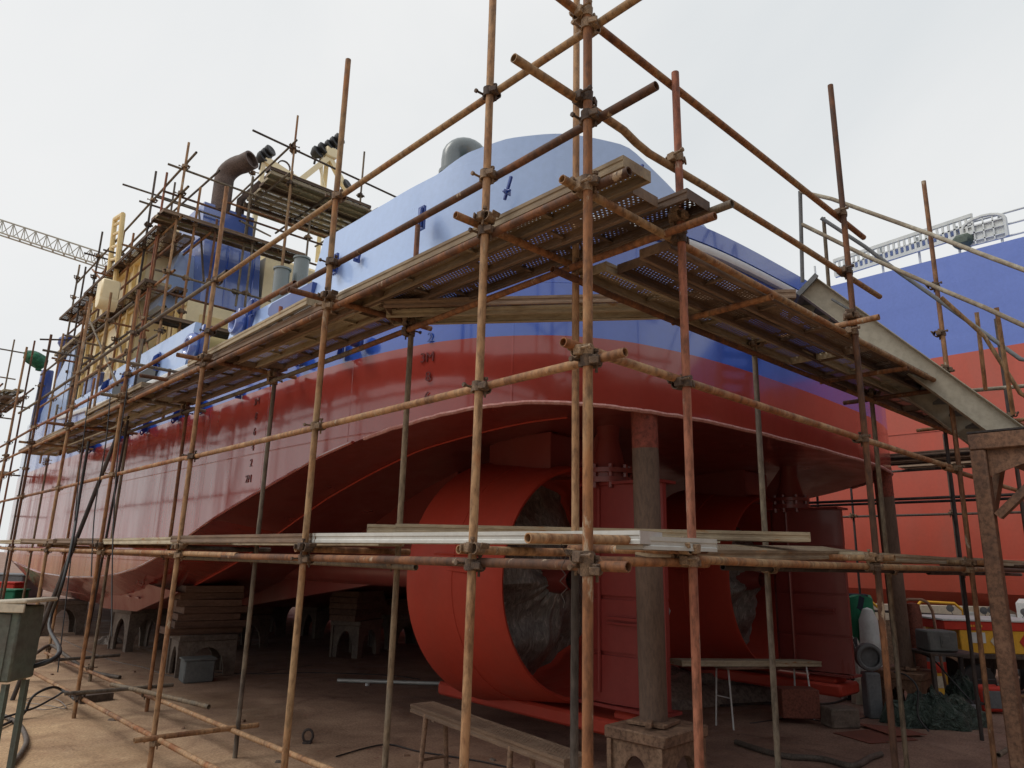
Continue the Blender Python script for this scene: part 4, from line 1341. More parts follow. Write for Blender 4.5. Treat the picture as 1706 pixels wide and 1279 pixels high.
for a, b_, m in (((1.05, 12.05, 9.55), (4.4, 12.05, 9.55), 'grey_pipe'), ((1.05, 12.05, 8.95), (4.6, 12.05, 8.95), 'rust_pipe'), ((1.0, 12.05, 8.45), (4.6, 12.05, 8.42), 'rust_pipe'), ((1.1, 12.05, 7.3), (4.4, 12.05, 7.28), 'grey_pipe'), ((1.1, 12.05, 6.3), (4.0, 12.05, 6.3), 'dark_pipe'),
                 ((1.39, 11.5, 9.72), (1.39, 17.2, 9.6), 'grey_pipe'), ((1.39, 11.7, 9.05), (1.39, 18., 9.0), 'grey_pipe'), ((1.39, 16.5, 9.6), (1.39, 21., 9.55), 'grey_pipe'), ((1.39, 11.8, 8.44), (1.39, 21, 8.4), 'rust_pipe'), ((1.39, 11.8, 7.3), (1.39, 21, 7.3), 'tan_pipe'), ((1.39, 12, 6.1), (1.39, 20, 6.1), 'grey_pipe'),
                 ((2.05, 12., 8.4), (2.05, 20, 8.4), 'rust_pipe'), ((1.1, 14.05, 9.5), (2.9, 14.05, 9.5), 'grey_pipe'), ((1.0, 16.25, 9.0), (2.6, 16.25, 9.0), 'grey_pipe'), ((1.0, 18.45, 9.6), (2.5, 18.45, 9.6), 'dark_pipe'), ((.9, 14.05, 8.4), (2.5, 14.05, 8.4), 'rust_pipe'), ((.9, 16.25, 8.4), (2.5, 16.25, 8.4), 'rust_pipe'),
                 ((.7, 20.6, 7.6), (2.2, 20.6, 7.9), 'dark_pipe'), ((.9, 18.45, 7.3), (2.2, 18.45, 7.3), 'grey_pipe'), ((1.39, 12.1, 5.2), (1.39, 14.2, 7.3), 'tan_pipe'), ((1.39, 14.5, 6.0), (1.39, 17.0, 8.3), 'grey_pipe'), ((1.0, 15.4, 10.4), (3.2, 15.4, 10.4), 'grey_pipe'), ((2.1, 12.2, 9.9), (2.2, 16.5, 10.2), 'grey_pipe')):
    pipe(fun, 'ledger_tube', a, b_, m, n=8)
for x, y, z0, z1, m in ((1.30, 13.1, 5., 9.9, 'red_pipe'), (1.36, 15.2, 5., 9.2, 'rust_pipe'), (1.34, 17.3, 5., 9.0, 'rust_pipe'), (1.32, 19.5, 5.2, 9.6, 'dark_pipe'), (.84, 13.8, 4.0, 7.2, 'rust_pipe'), (.82, 16.1, 4., 7.6, 'tan_pipe'), (.84, 18.3, 4., 7.3, 'rust_pipe'), (2.75, 12.1, 7., 10.0, 'grey_pipe'), (3.6, 12.05, 6.2, 9.2, 'rust_pipe'), (1.7, 12.05, 4.95, 9.3, 'rust_pipe')):
    p = pipe(fun, 'upright_tube', (x, y, z0), (x + random.uniform(-.04, .04), y, z1), m, n=8)
    for z in (5.6, 6.6, 7.3, 8.44):
        if z0 < z < z1: coupler(p, (x, y, z), random.choice((0, 90, -90)), 1.25)
for a, b_, m in (((.86, 12.2, 6.6), (.86, 20.5, 6.6), 'grey_pipe'), ((.86, 12.2, 5.6), (.86, 20, 5.6), 'rust_pipe'), ((1.38, 11.9, 7.95), (1.38, 20.8, 7.95), 'rust_pipe'), ((1.38, 12, 6.6), (1.38, 20.8, 6.6), 'grey_pipe'), ((.7, 14.1, 6.65), (1.7, 14.1, 6.65), 'rust_pipe'), ((.7, 16.2, 6.65), (1.7, 16.2, 6.65), 'grey_pipe'), ((.7, 18.4, 6.65), (1.6, 18.4, 6.65), 'rust_pipe'),
                 ((.86, 12.4, 5.0), (.86, 15.6, 7.0), 'grey_pipe'), ((1.36, 15.0, 7.3), (1.36, 19.0, 9.4), 'rust_pipe'), ((1.1, 12.05, 6.9), (4.3, 12.05, 6.85), 'rust_pipe'), ((2.05, 12.1, 7.35), (2.05, 13.0, 9.2), 'dark_pipe'), ((1.2, 13.15, 9.3), (2.6, 13.15, 9.3), 'grey_pipe')):
    pipe(fun, 'ledger_tube', a, b_, m, n=8)
GF = 'planks around the funnel'
for k in range(3):
    for j in range(3):
        y0 = 12.75 + 2.75 * j
        plank((1.28 + .29 * k + random.uniform(-.03, .03), y0, 8.50 + .03 * (j % 2)), (1.28 + .29 * k, y0 + 3, 8.50 + .03 * (j % 2)), 'brown',
              f'rusty plank, {ORD[k]} on the upper funnel deck, {["nearest the casing corner", "in the middle run", "at the far end"][j]}', GF)
        if j < 3 and k < 3:
            plank((1.30 + .29 * k + random.uniform(-.03, .03), 12.9 + 2.6 * j, 7.38 + .03 * (j % 2)), (1.30 + .29 * k, 15.9 + 2.6 * j, 7.38 + .03 * (j % 2)), random.choice(('brown', 'zinc')),
                  f'worn plank, {ORD[k]} on the lower funnel deck, {["nearest the casing", "in the middle run", "at the far end"][j]}', GF)
for k in range(3):
    plank((1.05, 11.98 + .27 * k, 8.52 + .02 * k), (4.05, 11.98 + .27 * k, 8.52 + .02 * k), ('brown', 'zinc', 'brown')[k], f'long plank in front of the blue funnel casing, {["nearest", "middle", "hindmost"][k]} of three', GF)
plank((1.2, 12.2, 8.6), (2.2, 15.0, 8.72), 'zinc', 'plank lying askew on the upper funnel deck', GF)
for k, y in enumerate((11.93, 12.2)):
    plank((1.3, y, 6.38), (4.3, y + .03, 6.38), 'brown', f'rusty plank before the cream wall below the funnel, {["front", "rear"][k]} of two', GF)

# ------------------------------------------------------------------ mast platform with stacked planks
mp = thing('scaffold', 'tube scaffold carrying stacked planks below the cream mast', 'scaffold', (4, 11, 5))
for x, y, z0, z1, m in ((3.38, 11.5, 7.0, 11.5, 'rust_pipe'), (3.45, 11.62, 7.0, 10.2, 'tan_pipe'), (5.55, 12.3, 7.0, 11.9, 'grey_pipe'), (3.2, 13.2, 8.7, 10.6, 'grey_pipe'), (5.9, 13.4, 7., 10.4, 'grey_pipe')):
    p = pipe(mp, 'upright_tube', (x, y, z0), (x, y, z1), m, n=8)
    for z in (9.85, 10.7): coupler(p, (x, y, z), random.choice((0, 90)), 1.3)
for a, b_, m in (((2.45, 11.55, 10.73), (6.1, 11.55, 10.57), 'dark_pipe'), ((3.33, 11.3, 10.78), (3.33, 15.5, 10.55), 'grey_pipe'), ((3.2, 11.2, 9.88), (3.2, 14.2, 9.88), 'grey_pipe'), ((5.4, 11.2, 9.88), (5.4, 14.2, 9.88), 'grey_pipe'), ((4.3, 11.2, 9.88), (4.3, 14.2, 9.88), 'dark_pipe'),
                 ((2.2, 12.1, 9.2), (5.2, 12.1, 9.2), 'rust_pipe'), ((3.4, 11.45, 9.85), (5.5, 11.4, 9.85), 'grey_pipe'), ((2.4, 11.5, 8.6), (4.3, 14.5, 9.9), 'grey_pipe')):
    pipe(mp, 'ledger_tube', a, b_, m, n=8)
for k in range(8):
    x0 = 2.98 + .03 * k + random.uniform(-.05, .05)
    plank((x0, 11.65 + .27 * k, 9.98 + .0 * k), (x0 + 2.5, 11.65 + .27 * k, 9.98), ('zinc', 'zinc', 'brown', 'zinc')[k % 4], f'plank {["first", "second", "third", "fourth", "fifth", "sixth", "seventh", "last"][k]} from the right in the platform below the mast', 'planks below the mast')
for k in range(3):
    plank((2.9 + .1 * k, 11.62 + .3 * k, 10.06), (5.4 + .1 * k, 11.62 + .3 * k, 10.06), 'brown', f'plank stacked on the mast platform, {["nearest", "second", "third"][k]} of the upper layer', 'planks below the mast')

# ------------------------------------------------------------------ scaffold at the bow (far left)
bow = thing('scaffold', 'distant tube scaffold at the bow with stacked planks, far left', 'scaffold', (.5, 24, 0))
for x, y, z1, m in ((0, 23.3, 6.9, 'rust_pipe'), (0, 26.2, 8.9, 'grey_pipe'), (0, 29, 8.4, 'grey_pipe'), (.8, 23.3, 6.5, 'grey_pipe'), (.8, 26.2, 8.8, 'grey_pipe'), (.8, 20.0, 6.3, 'grey_pipe'), (.8, 22.1, 7.9, 'rust_pipe')):
    p = pipe(bow, 'upright_tube', (x, y, 0 if x < 1 else 5.4), (x, y, z1), m, n=8)
    for z in (2., 4., 6.2):
        if z < z1: coupler(p, (x, y, z), -90, 1.3)
for z in (2.0, 4.0, 6.2):
    for x in (.05, .75): pipe(bow, 'ledger_tube', (x, 20.5, z), (x, 30, z), 'rust_pipe', n=8)
for a, b_ in (((-.4, 26.2, 8.4), (1.4, 26.2, 8.4)), ((-.3, 29, 8.0), (1.4, 29, 8.0)), ((.05, 23, 7.6), (.05, 29.5, 7.6)), ((-.4, 24.2, 6.25), (1.3, 24.2, 6.25)), ((-.4, 27, 6.25), (1.3, 27, 6.25)), ((-.3, 23, 4.05), (1.2, 23, 4.05)), ((-.3, 26.2, 3.0), (1.2, 26.2, 3.0))):
    pipe(bow, 'cross_tube', a, b_, 'grey_pipe', n=8)
for k in range(4):
    plank((-.05 + .29 * k, 23.0, 6.34), (-.05 + .29 * k, 26, 6.34), 'brown', f'grimy plank on the bow scaffold, {["outermost", "second", "third", "innermost"][k]} of the lower stack', 'planks at the bow')
    plank((.1 + .28 * k, 24.2, 6.62 + .06 * k), (.1 + .25 * k, 27.2, 6.72 + .05 * k), 'zinc', f'grimy plank on the bow scaffold, {["outermost", "second", "third", "innermost"][k]} of the upper stack', 'planks at the bow')
    if k < 3: plank((.15 + .28 * k, 22.5, 4.1), (.15 + .28 * k, 25.5, 4.1), 'zinc', f'plank on the middle bow deck, {ORD[k]}', 'planks at the bow')
# lamp wrapped in green cloth on the blue post
mb = MB()
c = at(55, 603, x=1.3)
rnd = random.Random(3)
ph = [rnd.uniform(0, 6) for _ in range(6)]
prof = [(0, .62), (.2, .58), (.36, .42), (.42, .2), (.36, -.02), (.22, -.2), (.1, -.32), (.13, -.42), (.0, -.44)]
rows = []
for r, hh in prof:
    r *= .75; hh *= .75
    rows.append([(c.x + (r * (1 + .16 * math.sin(5 * t + ph[0] + hh * 4) + .1 * math.sin(9 * t + ph[1]))) * math.cos(t) - hh * .35 + .1, c.y + r * math.sin(t), c.z + hh * .8) for t in [2 * math.pi * j / 24 for j in range(24)]])
mb.grid(rows, closed=True)
tag(mb.build('wrapped_lamp', M['lamp_cloth'], None, c), 'lamp wrapped in green cloth tied up on the blue bow post', 'lamp')

# ------------------------------------------------------------------ tower crane far away
def D(px, py, depth):
    return CAM_POS + (r0 * ((px - 853) / 1200) + r1 * ((py - 639.5) / 1200) + r2) * depth


cr = thing('tower_crane', 'pale lattice crane jib reaching in from the left edge against the sky', 'crane', D(330, 940, 75))
a, b_ = D(-60, 346, 75), D(345, 478, 75)
ax = (b_ - a).normalized()
sd = Vector((0, 0, 1)).cross(ax).normalized()
mb = MB()
L = (b_ - a).length
low = [a + sd * .6 + Vector((0, 0, -1.5)), a - sd * .6 + Vector((0, 0, -1.5))]
mb.tube([a, b_], .085, 6, hollow=False)
for q in low: mb.tube([q, q + ax * L], .085, 6, hollow=False)
n = 22
for k in range(n):
    t0, t1, tm = k / n * L, (k + 1) / n * L, (k + .5) / n * L
    for q in low:
        mb.tube([q + ax * t0, a + ax * tm], .045, 5, hollow=False); mb.tube([a + ax * tm, q + ax * t1], .045, 5, hollow=False)
    mb.tube([low[0] + ax * t0, low[1] + ax * tm], .04, 5, hollow=False)
m_cr, _, _ = mat('weathered crane paint', (.36, .35, .30), .6)
mb.build('jib', m_cr, cr)
mb = MB()
base = a + ax * (L * .93)
for dx in (-.8, .8):
    for dy in (-.8, .8): mb.tube([(base.x + dx, base.y + dy, 0), (base.x + dx, base.y + dy, base.z + 2)], .12, 6, hollow=False)
for k in range(20):
    z = base.z * k / 20
    mb.tube([(base.x - .8, base.y - .8, z), (base.x + .8, base.y - .8, z + base.z / 20)], .07, 5, hollow=False)
    mb.tube([(base.x - .8, base.y + .8, z), (base.x - .8, base.y - .8, z + base.z / 20)], .07, 5, hollow=False)
mb.build('tower', m_cr, cr)

# ------------------------------------------------------------------ the neighbouring ship
fs = thing('ship', 'large red and blue ship in the neighbouring berth at right', 'ship', (18, 8, 1))
mb = MB()
XS = 16.0
ys = [-30, -18, -12, -8, -4, 0, 4, 8, 12, 18, 26, 34, 42, 50, 55]
def xs(y): return XS + (0 if -14 < y < 36 else (max(0, (-14 - y)) ** 2 / 90 + max(0, (y - 36)) ** 2 / 60))
prof = [(6, .95), (2.2, .95), (.9, 1.1), (.25, 1.55), (.03, 2.3), (0, 3.2), (0, 5.), (0, 6.95), (0, 8.2), (0, 9.4), (.6, 9.42)]
mb.grid([[(xs(y) + dx, y, z + (.0006 * y * y if z > 7.5 else 0) * 0) for dx, z in prof] for y in ys], mi=lambda a, b: 1 if b >= 7 else 0)
mb.grid([[(xs(y) + 12, y, z) for z in (.95, 9.4)] for y in ys], mi=0)
mb.grid([[(xs(y) + .6, y, 9.4), (xs(y) + 12, y, 9.4)] for y in ys], mi=1)
for y in (ys[0], ys[-1]): mb.face([(xs(y) + dx, y, z) for dx, z in prof[1:-1]] + [(xs(y) + 12, y, 9.4), (xs(y) + 12, y, .95)])
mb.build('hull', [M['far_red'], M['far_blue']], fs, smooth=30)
mb = MB()
for z in (2.28, 5.2): mb.beam((XS - .004, -13, z), (XS - .004, 35, z), .02, .02)
mb.build('weld_seam', M['far_red'], fs)
# accommodation ladder stowed along the rail
F = lambda px, py: at(px, py, x=XS + .5)
lad = MB()
a, b_ = at(1392, 460, x=XS + .5), at(1622, 387, x=XS + .5)
for dz in (0, .45): lad.beam(a + Vector((0, 0, dz)), b_ + Vector((0, 0, dz)), .08, .09)
for dz in (.2,): lad.beam(a + Vector((.3, 0, dz)), b_ + Vector((.3, 0, dz)), .05, .06)
n = 26
for k in range(n + 1):
    p = a.lerp(b_, k / n)
    lad.beam(p, p + Vector((0, 0, .5)), .05, .05, up=(0, 1, 0))
    if k < n:
        q = a.lerp(b_, (k + .5) / n)
        lad.box(q + Vector((.15, 0, .22)), (.35, .14, .03))
ld = lad.build('accommodation_ladder', M['rail_white'], fs)
arch = MB()
c0 = at(1641, 396, x=XS + .5)
pts = [c0 + Vector((0, .45, -.1)), c0 + Vector((0, .45, .35))] + [c0 + Vector((0, .45 * math.cos(t), .35 + .22 * math.sin(t))) for t in [math.pi * k / 8 for k in range(1, 8)]] + [c0 + Vector((0, -.45, .35)), c0 + Vector((0, -.45, -.1))]
arch.tube(pts, .045, 6, hollow=False)
for dz in (.0, .2, .38): arch.beam(c0 + Vector((0, -.45, dz)), c0 + Vector((0, .45, dz)), .03, .03)
for dy in (-.2, 0., .2): arch.beam(c0 + Vector((0, dy, -.1)), c0 + Vector((0, dy, .52)), .03, .03, up=(0, 1, 0))
arch.box(c0 + Vector((.04, 0, .15)), (.02, .86, .5))
arch.build('ladder_platform', M['rail_white'], ld)
mb = MB()
for y in [-12 + .9 * k for k in range(30)]:
    mb.tube([(XS + .6, y, 9.4), (XS + .6, y, 10.35)], .03, 6, hollow=False)
for z in (9.75, 10.05, 10.35): mb.tube([(XS + .6, -12.0, z), (XS + .6, 2.2, z)], .025, 6, hollow=False)
mb.tube([(XS + .6, -12.0, 9.46), (XS + .6, 14, 9.46)], .03, 6, hollow=False)
mb.build('railing', M['rail_white'], fs)
mb = MB(); c0 = at(1605, 402, x=XS + .55); mb.box(c0, (.35, .45, .35), bev=.1); mb.build('buoy', M['dark_green'], fs)
for k in range(7):
    stand('keel_block', (XS + 1.6, -10 + 6 * k, 0), 1.6, 1.0, .95, M['concrete'], 0, f'arched block under the neighbouring ship, number {k + 1} from the near end' if False else ['arched block', 'arched block', 'arched block', 'arched block', 'arched block', 'arched block', 'arched block'][k] + ' carrying the neighbouring red ship', 'keel block', 'blocks under the neighbouring ship')

# dark scaffold standing against the neighbouring ship
far = thing('scaffold', 'dark thin tube scaffold against the side of the neighbouring red ship', 'scaffold', (13, 3, 0))
for y, z1 in ((-2.2, 6.4), (.4, 7.4), (2.2, 4.6), (4.06, 4.3), (5.2, 4.3), (7.2, 4.2), (9.2, 4.2), (11.5, 4.2)):
    p = pipe(far, 'upright_tube', (13, y, 0), (13, y, z1), 'dark_pipe', n=8)
    coupler(p, (13, y, 3.07), 90, 1.2)
for z, y0, y1 in ((3.07, -4, 12.5), (3.95, -3, 6.0), (1.2, 1.5, 6)):
    pipe(far, 'ledger_tube', (13.05, y0, z), (13.05, y1, z), 'dark_pipe', n=8)
for k in range(3):
    plank((13.0 + .28 * k, -.2, 4.05), (13.0 + .28 * k, 3.05, 4.07), 'brown', f'shaded plank {["closest to the tug", "in the middle", "closest to the red ship"][k]} on the far dark scaffold', 'planks on the far scaffold')
for k in range(2):
    plank((12.4 + .28 * k, -2.6, 2.62), (12.4 + .28 * k, .4, 2.6), 'brown', f'dark plank {["nearer", "farther"][k]} of two before the red ship at the right edge', 'planks on the far scaffold')

# starboard corner platform of our ship
sb = thing('scaffold', 'short tube scaffold at the far stern corner below the gangway', 'scaffold', (10.9, 1.5, 0))
for x, y, z1, m in ((10.9, 1.2, 4.6, 'grey_pipe'), (11.7, 1.2, 4.6, 'dark_pipe'), (10.9, 4.2, 4.6, 'dark_pipe'), (11.7, 4.2, 4.4, 'dark_pipe')):
    p = pipe(sb, 'upright_tube', (x, y, 0), (x, y, z1), m, n=8); coupler(p, (x, y, 3.95), 0)
for z in (3.9, 3.2):
    for x in (10.95, 11.65): pipe(sb, 'ledger_tube', (x, .6, z), (x, 7, z), 'dark_pipe', n=8)
for k in range(3):
    plank((10.92 + .29 * k, .9, 3.98), (10.92 + .29 * k, 4.9, 3.98), 'brown', f'plank {ORD[2 - k]} on the far stern corner deck', 'planks at the far stern corner')
    plank((9.9, .2 + .28 * k, 4.03), (12.4, .2 + .28 * k, 4.03), 'brown', f'plank joining the stern deck to the far corner, {["front", "middle", "rear"][k]} of three', 'planks at the far stern corner')

# ------------------------------------------------------------------ gangway and landing frame
gw = thing('gangway', 'grey beige steel gangway stair with tube handrails descending to the brown frame', 'gangway', D(1530, 600, 7.4))
T0, L0 = D(1345, 478, 7.9), D(1722, 752, 7.0)
ax = (L0 - T0).normalized()
back = Vector((0, 0, 1)).cross(ax)
back = (back if back.dot(r2) > 0 else -back).normalized()
upn = ax.cross(back); upn = upn if upn.z > 0 else -upn
for k, o in enumerate((Vector((0, 0, 0)), back * .6)):
    mb = MB()
    a, b_ = T0 + o, L0 + o
    h2 = .125
    mb.prism([a + upn * h2, a - upn * h2, b_ - upn * h2, b_ + upn * h2], back * .008)
    for s_ in (-1, 1):
        mb.prism([a + upn * (h2 * s_) , a + upn * (h2 * s_) - back * .055, b_ + upn * (h2 * s_) - back * .055, b_ + upn * (h2 * s_)], upn * (-.008 * s_))
    mb.build('stringer', M['stair'], gw)
for k in range(13):
    c = T0.lerp(L0, (k + .6) / 13.5)
    mb = MB()
    ex = Vector((ax.x, ax.y, 0)).normalized()
    mb.box(c + back * .30 + Vector((0, 0, .09)), (.2, .56, .025), Matrix((ex, Vector((0, 0, 1)).cross(ex), Vector((0, 0, 1)))).transposed())
    mb.build('tread', M['grey_steel'], gw)
mb = MB(); mb.box(T0 + ax * -.02 + back * .3 + Vector((0, 0, -.02)), (.05, .8, .3), Matrix((ax, back, upn)).transposed()); mb.beam(T0 + ax * .28 + upn * .03 - back * .05, T0 + ax * .6 + upn * .06 - back * .05, .02, .02)
mb.build('hook_plate', M['grey_steel'], gw)
def rail(name, pts, m, r=.021):
    mb = MB(); mb.tube(pts, r, 10); return mb.build(name, M[m] if isinstance(m, str) else m, gw, org=pts[0], smooth=60, fix=False)
M['rail_paint'] = worn('chipped rail paint', [(.24, .2, .15), (.36, .33, .26), (.46, .44, .38), (.3, .34, .36)], scale=4, fleck=(.25, .15, .09), fleck_at=.62, stretch=(1, 1, 1), grain=0.6)
rail('handrail_post', [D(1337, 470, 7.85), D(1333, 318, 7.85)], 'grey_steel')
rail('handrail_post', [D(1384, 520, 8.2), D(1372, 362, 8.2)], 'grey_pipe')
rail('handrail_post', [D(1688, 690, 7.0), D(1660, 512, 7.0)], 'rust_pipe')
rail('handrail_post', [D(1642, 650, 7.5), D(1627, 520, 7.5)], 'tan_pipe')
rail('handrail', [D(1333, 319, 7.85), D(1385, 331, 7.6), D(1550, 390, 6.9), D(1640, 425, 6.4), D(1740, 462, 6.0)], 'rail_paint')
rail('handrail', [D(1335, 373, 7.85), D(1440, 425, 7.4), D(1568, 482, 6.8), D(1640, 512, 6.4), D(1740, 558, 6.0)], 'rail_paint')
rail('handrail', [D(1368, 363, 8.2), D(1440, 410, 8.0), D(1500, 455, 7.8), D(1560, 497, 7.6), D(1700, 598, 7.0), D(1740, 605, 6.8)], 'grey_steel')
rail('handrail', [D(1568, 495, 7.3), D(1640, 560, 7.2), D(1700, 655, 7.0), D(1740, 680, 6.9)], 'rust_pipe')
rail('handrail', [D(1600, 652, 7.6), D(1740, 640, 7.6)], 'rail_paint')

pf = thing('landing_frame', 'brown rusty steel portal frame at the right edge carrying the gangway foot', 'frame', (5.3, -1.3, 0))
for x, y in ((4.41, -.52), (4.41, -2.4), (6.4, -.52), (6.4, -2.4)):
    mb = MB(); mb.box((x, y, 1.5), (.115, .115, 3.0), bev=.012); mb.box((x, y, .01), (.24, .24, .02)); mb.build('post', M['brown_steel'], pf)
for a, b_ in (((4.41, -.46, 3.07), (4.41, -2.46, 3.07)), ((6.4, -.46, 3.07), (6.4, -2.46, 3.07)), ((4.47, -.52, 3.066), (6.34, -.52, 3.066)), ((4.47, -2.4, 3.066), (6.34, -2.4, 3.066))):
    mb = MB(); mb.beam(a, b_, .12, .14, bev=.01); mb.build('beam', M['brown_steel'], pf)
mb = MB(); mb.box((5.4, -1.46, 3.15), (2.1, 2.0, .015)); mb.build('landing_plate', M['dark_pipe'], pf)
for a, b_ in (((4.41, -.6, 2.45), (4.41, -1.15, 2.98)), ((4.5, -.52, 2.45), (5.05, -.52, 2.98))):
    mb = MB(); mb.beam(a, b_, .06, .09, up=(1, 0, 0)); mb.build('brace', M['brown_steel'], pf)
mb = MB(); mb.prism([(4.40, -.58, 3.0), (4.40, -.95, 3.0), (4.40, -.86, 2.88), (4.40, -.58, 2.78)], (.014, 0, 0)); mb.build('gusset', M['brown_steel'], pf)

# ------------------------------------------------------------------ unseen shed added behind the camera, keeps sky light off the transom
sh = thing('unseen_shed', 'unseen brown shed added behind the camera to darken the transom', 'shed', (4, -16, 0))
mb = MB()
slab(mb, -14, 34, -24, -13.5, 0, 7.5)
mb.build('wall', M['brown_steel'], sh, smooth=None)
mb = MB(); mb.prism([(-14.4, -12.9, 7.3), (-14.4, -18.7, 9.6), (-14.4, -24.6, 7.3), (-14.4, -18.7, 9.3)], (48.8, 0, 0)); mb.build('roof', M['grey_steel'], sh, smooth=None)
for x in (-4, 10, 22):
    mb = MB(); mb.box((x, -13.48, 2.6), (5, .08, 5.2)); mb.build('door', M['dark_pipe'], sh)

# ------------------------------------------------------------------ things lying about in the yard
EX = Vector((.7322, -.6806, 0)).normalized()            # across the view, EY away from it
EY = Vector((.6806, .7322, 0))
RV = Matrix((EX, EY, Vector((0, 0, 1)))).transposed()


def G(px, py):                                          # ground point
    return at(px, py, z=0)


def GD(px, depth):                                      # ground point in a column of the picture at a given distance
    a = (px - 853) / 1200
    b = (-CAM_POS.z / depth - r2.z - r0.z * a) / r1.z
    return CAM_POS + (r0 * a + r1 * b + r2) * depth


# left: grimy green distribution cabinet on legs
c = GD(-30, 6.1)
cab = thing('electric_cabinet', 'grimy green steel cabinet on angle legs at the left edge', 'cabinet', c)
mb = MB(); mb.box(c + Vector((0, 0, 1.19)) - EX * .08, (.50, .34, .62), RV, bev=.015); mb.build('body', M['cab_green'], cab)
mb = MB(); mb.box(c + Vector((0, 0, 1.53)) - EX * .06, (.60, .46, .035), RV @ Matrix.Rotation(R(-4), 3, 'Y'), bev=.01); mb.box(c + Vector((0, 0, 1.49)) - EX * .06 - EY * .22, (.58, .02, .07), RV, bev=.004); mb.build('lid', M['pale'], cab)
for dx in (-.28, .12):
    for dy in (-.13, .13):
        mb = MB(); q = c + EX * dx + EY * dy
        mb.box(q + Vector((0, 0, .42)), (.055, .012, .88), RV); mb.box(q + Vector((0, 0, .42)) + EX * .022, (.012, .05, .88), RV); mb.build('leg', M['cab_green'], cab)
mb = MB(); mb.box(c + Vector((0, 0, 1.16)) - EX * .1 - EY * .175, (.40, .012, .56), RV, bev=.004); mb.build('door', M['cab_green'], cab)

def cable(name, pts, r, m, label, cat, group=None, sub=6, n=8):
    """smooth flexible line through the points"""
    P_ = [Vector(p) for p in pts]
    out = []
    for i in range(len(P_) - 1):
        a, b_, c_, d = (P_[max(0, min(len(P_) - 1, j))] for j in (i - 1, i, i + 1, i + 2))
        for q in range(sub):
            t = q / sub
            out.append(.5 * ((2 * b_) + (c_ - a) * t + (2 * a - 5 * b_ + 4 * c_ - d) * t * t + (-a + 3 * b_ - 3 * c_ + d) * t ** 3))
    out.append(P_[-1])
    return wire(name, out, r, M[m] if isinstance(m, str) else m, label, cat, group, n)


def gz(px, py, z): return at(px, py, z=z)
gr_ = 'cables by the cabinet'
cable('cable', [gz(-10, 1215, .03), gz(38, 1190, .05), gz(55, 1160, .25), gz(85, 1145, .30), gz(104, 1150, .22), gz(128, 1168, .2)], .016, 'black', 'black cable arching from the cabinet foot to the ground tube', 'cable', gr_)
cable('cable', [gz(-10, 1200, .05), gz(30, 1188, .08), gz(60, 1178, .10), gz(90, 1162, .15), gz(110, 1152, .22), gz(128, 1166, .2)], .013, 'black', 'lower black cable lying flatter beside the cabinet legs', 'cable', gr_)
cable('hose', [gz(0, 1190, .03), gz(30, 1205, .03), gz(44, 1232, .03), gz(34, 1256, .03), gz(14, 1282, .03), gz(8, 1330, .03)], .026, 'hose', 'thick grey hose curving along the ground below the cabinet', 'hose')
cable('cable', [gz(40, 1170, .02), gz(80, 1175, .02), gz(110, 1180, .02), gz(95, 1165, .03), gz(60, 1160, .02), gz(35, 1172, .02), gz(75, 1182, .02), gz(120, 1172, .02)], .006, 'steel_wire', 'thin tangled wire coil on the sand near the cabinet', 'wire', gr_)
cable('cable', [c + Vector((0, 0, .95)) + EX * .1 + EY * .17, c + Vector((0, 0, 1.05)) + EX * .2 + EY * .45, at(82, 1040, x=-.25), at(103, 975, x=-.2), at(120, 905, x=-.1), at(132, 830, x=0), at(148, 735, x=0)], .022, 'black', 'black cable rising from the cabinet up to the port scaffold', 'cable', gr_)
for k, (pp, lab) in enumerate(((((184, 655), (176, 740), (158, 850), (152, 960)), 'thin cable hanging in front of the port scaffold below the winch'), (((213, 640), (196, 760), (188, 900), (186, 1060)), 'thin line hanging beside the third upright of the port scaffold'), (((148, 660), (132, 790), (118, 930), (96, 1120)), 'thin line hanging furthest left before the port scaffold'))):
    cable('hanging_line', [at(px, py, x=-.06) for px, py in pp], .008, 'black', lab, 'cable', 'lines hanging from the port deck')
cable('hose', [at(60, 1088, z=.25), at(85, 1075, z=.3), at(110, 1092, z=.25), at(150, 1118, z=.05), at(200, 1128, z=.03)], .03, 'hose', 'brown hose looping over the ground tubes near the left blocks', 'hose')
cable('cable', [G(60, 1045), G(110, 1068), G(180, 1098), G(240, 1112), G(300, 1128), G(420, 1122), G(520, 1108)], .012, 'hose', 'pale cable lying along the ground past the arched blocks', 'cable')
cable('cable', [G(330, 1118), G(420, 1123), G(520, 1121), G(640, 1125), G(700, 1132)], .014, 'dark_pipe', 'dark cable lying on the ground under the hull', 'cable')
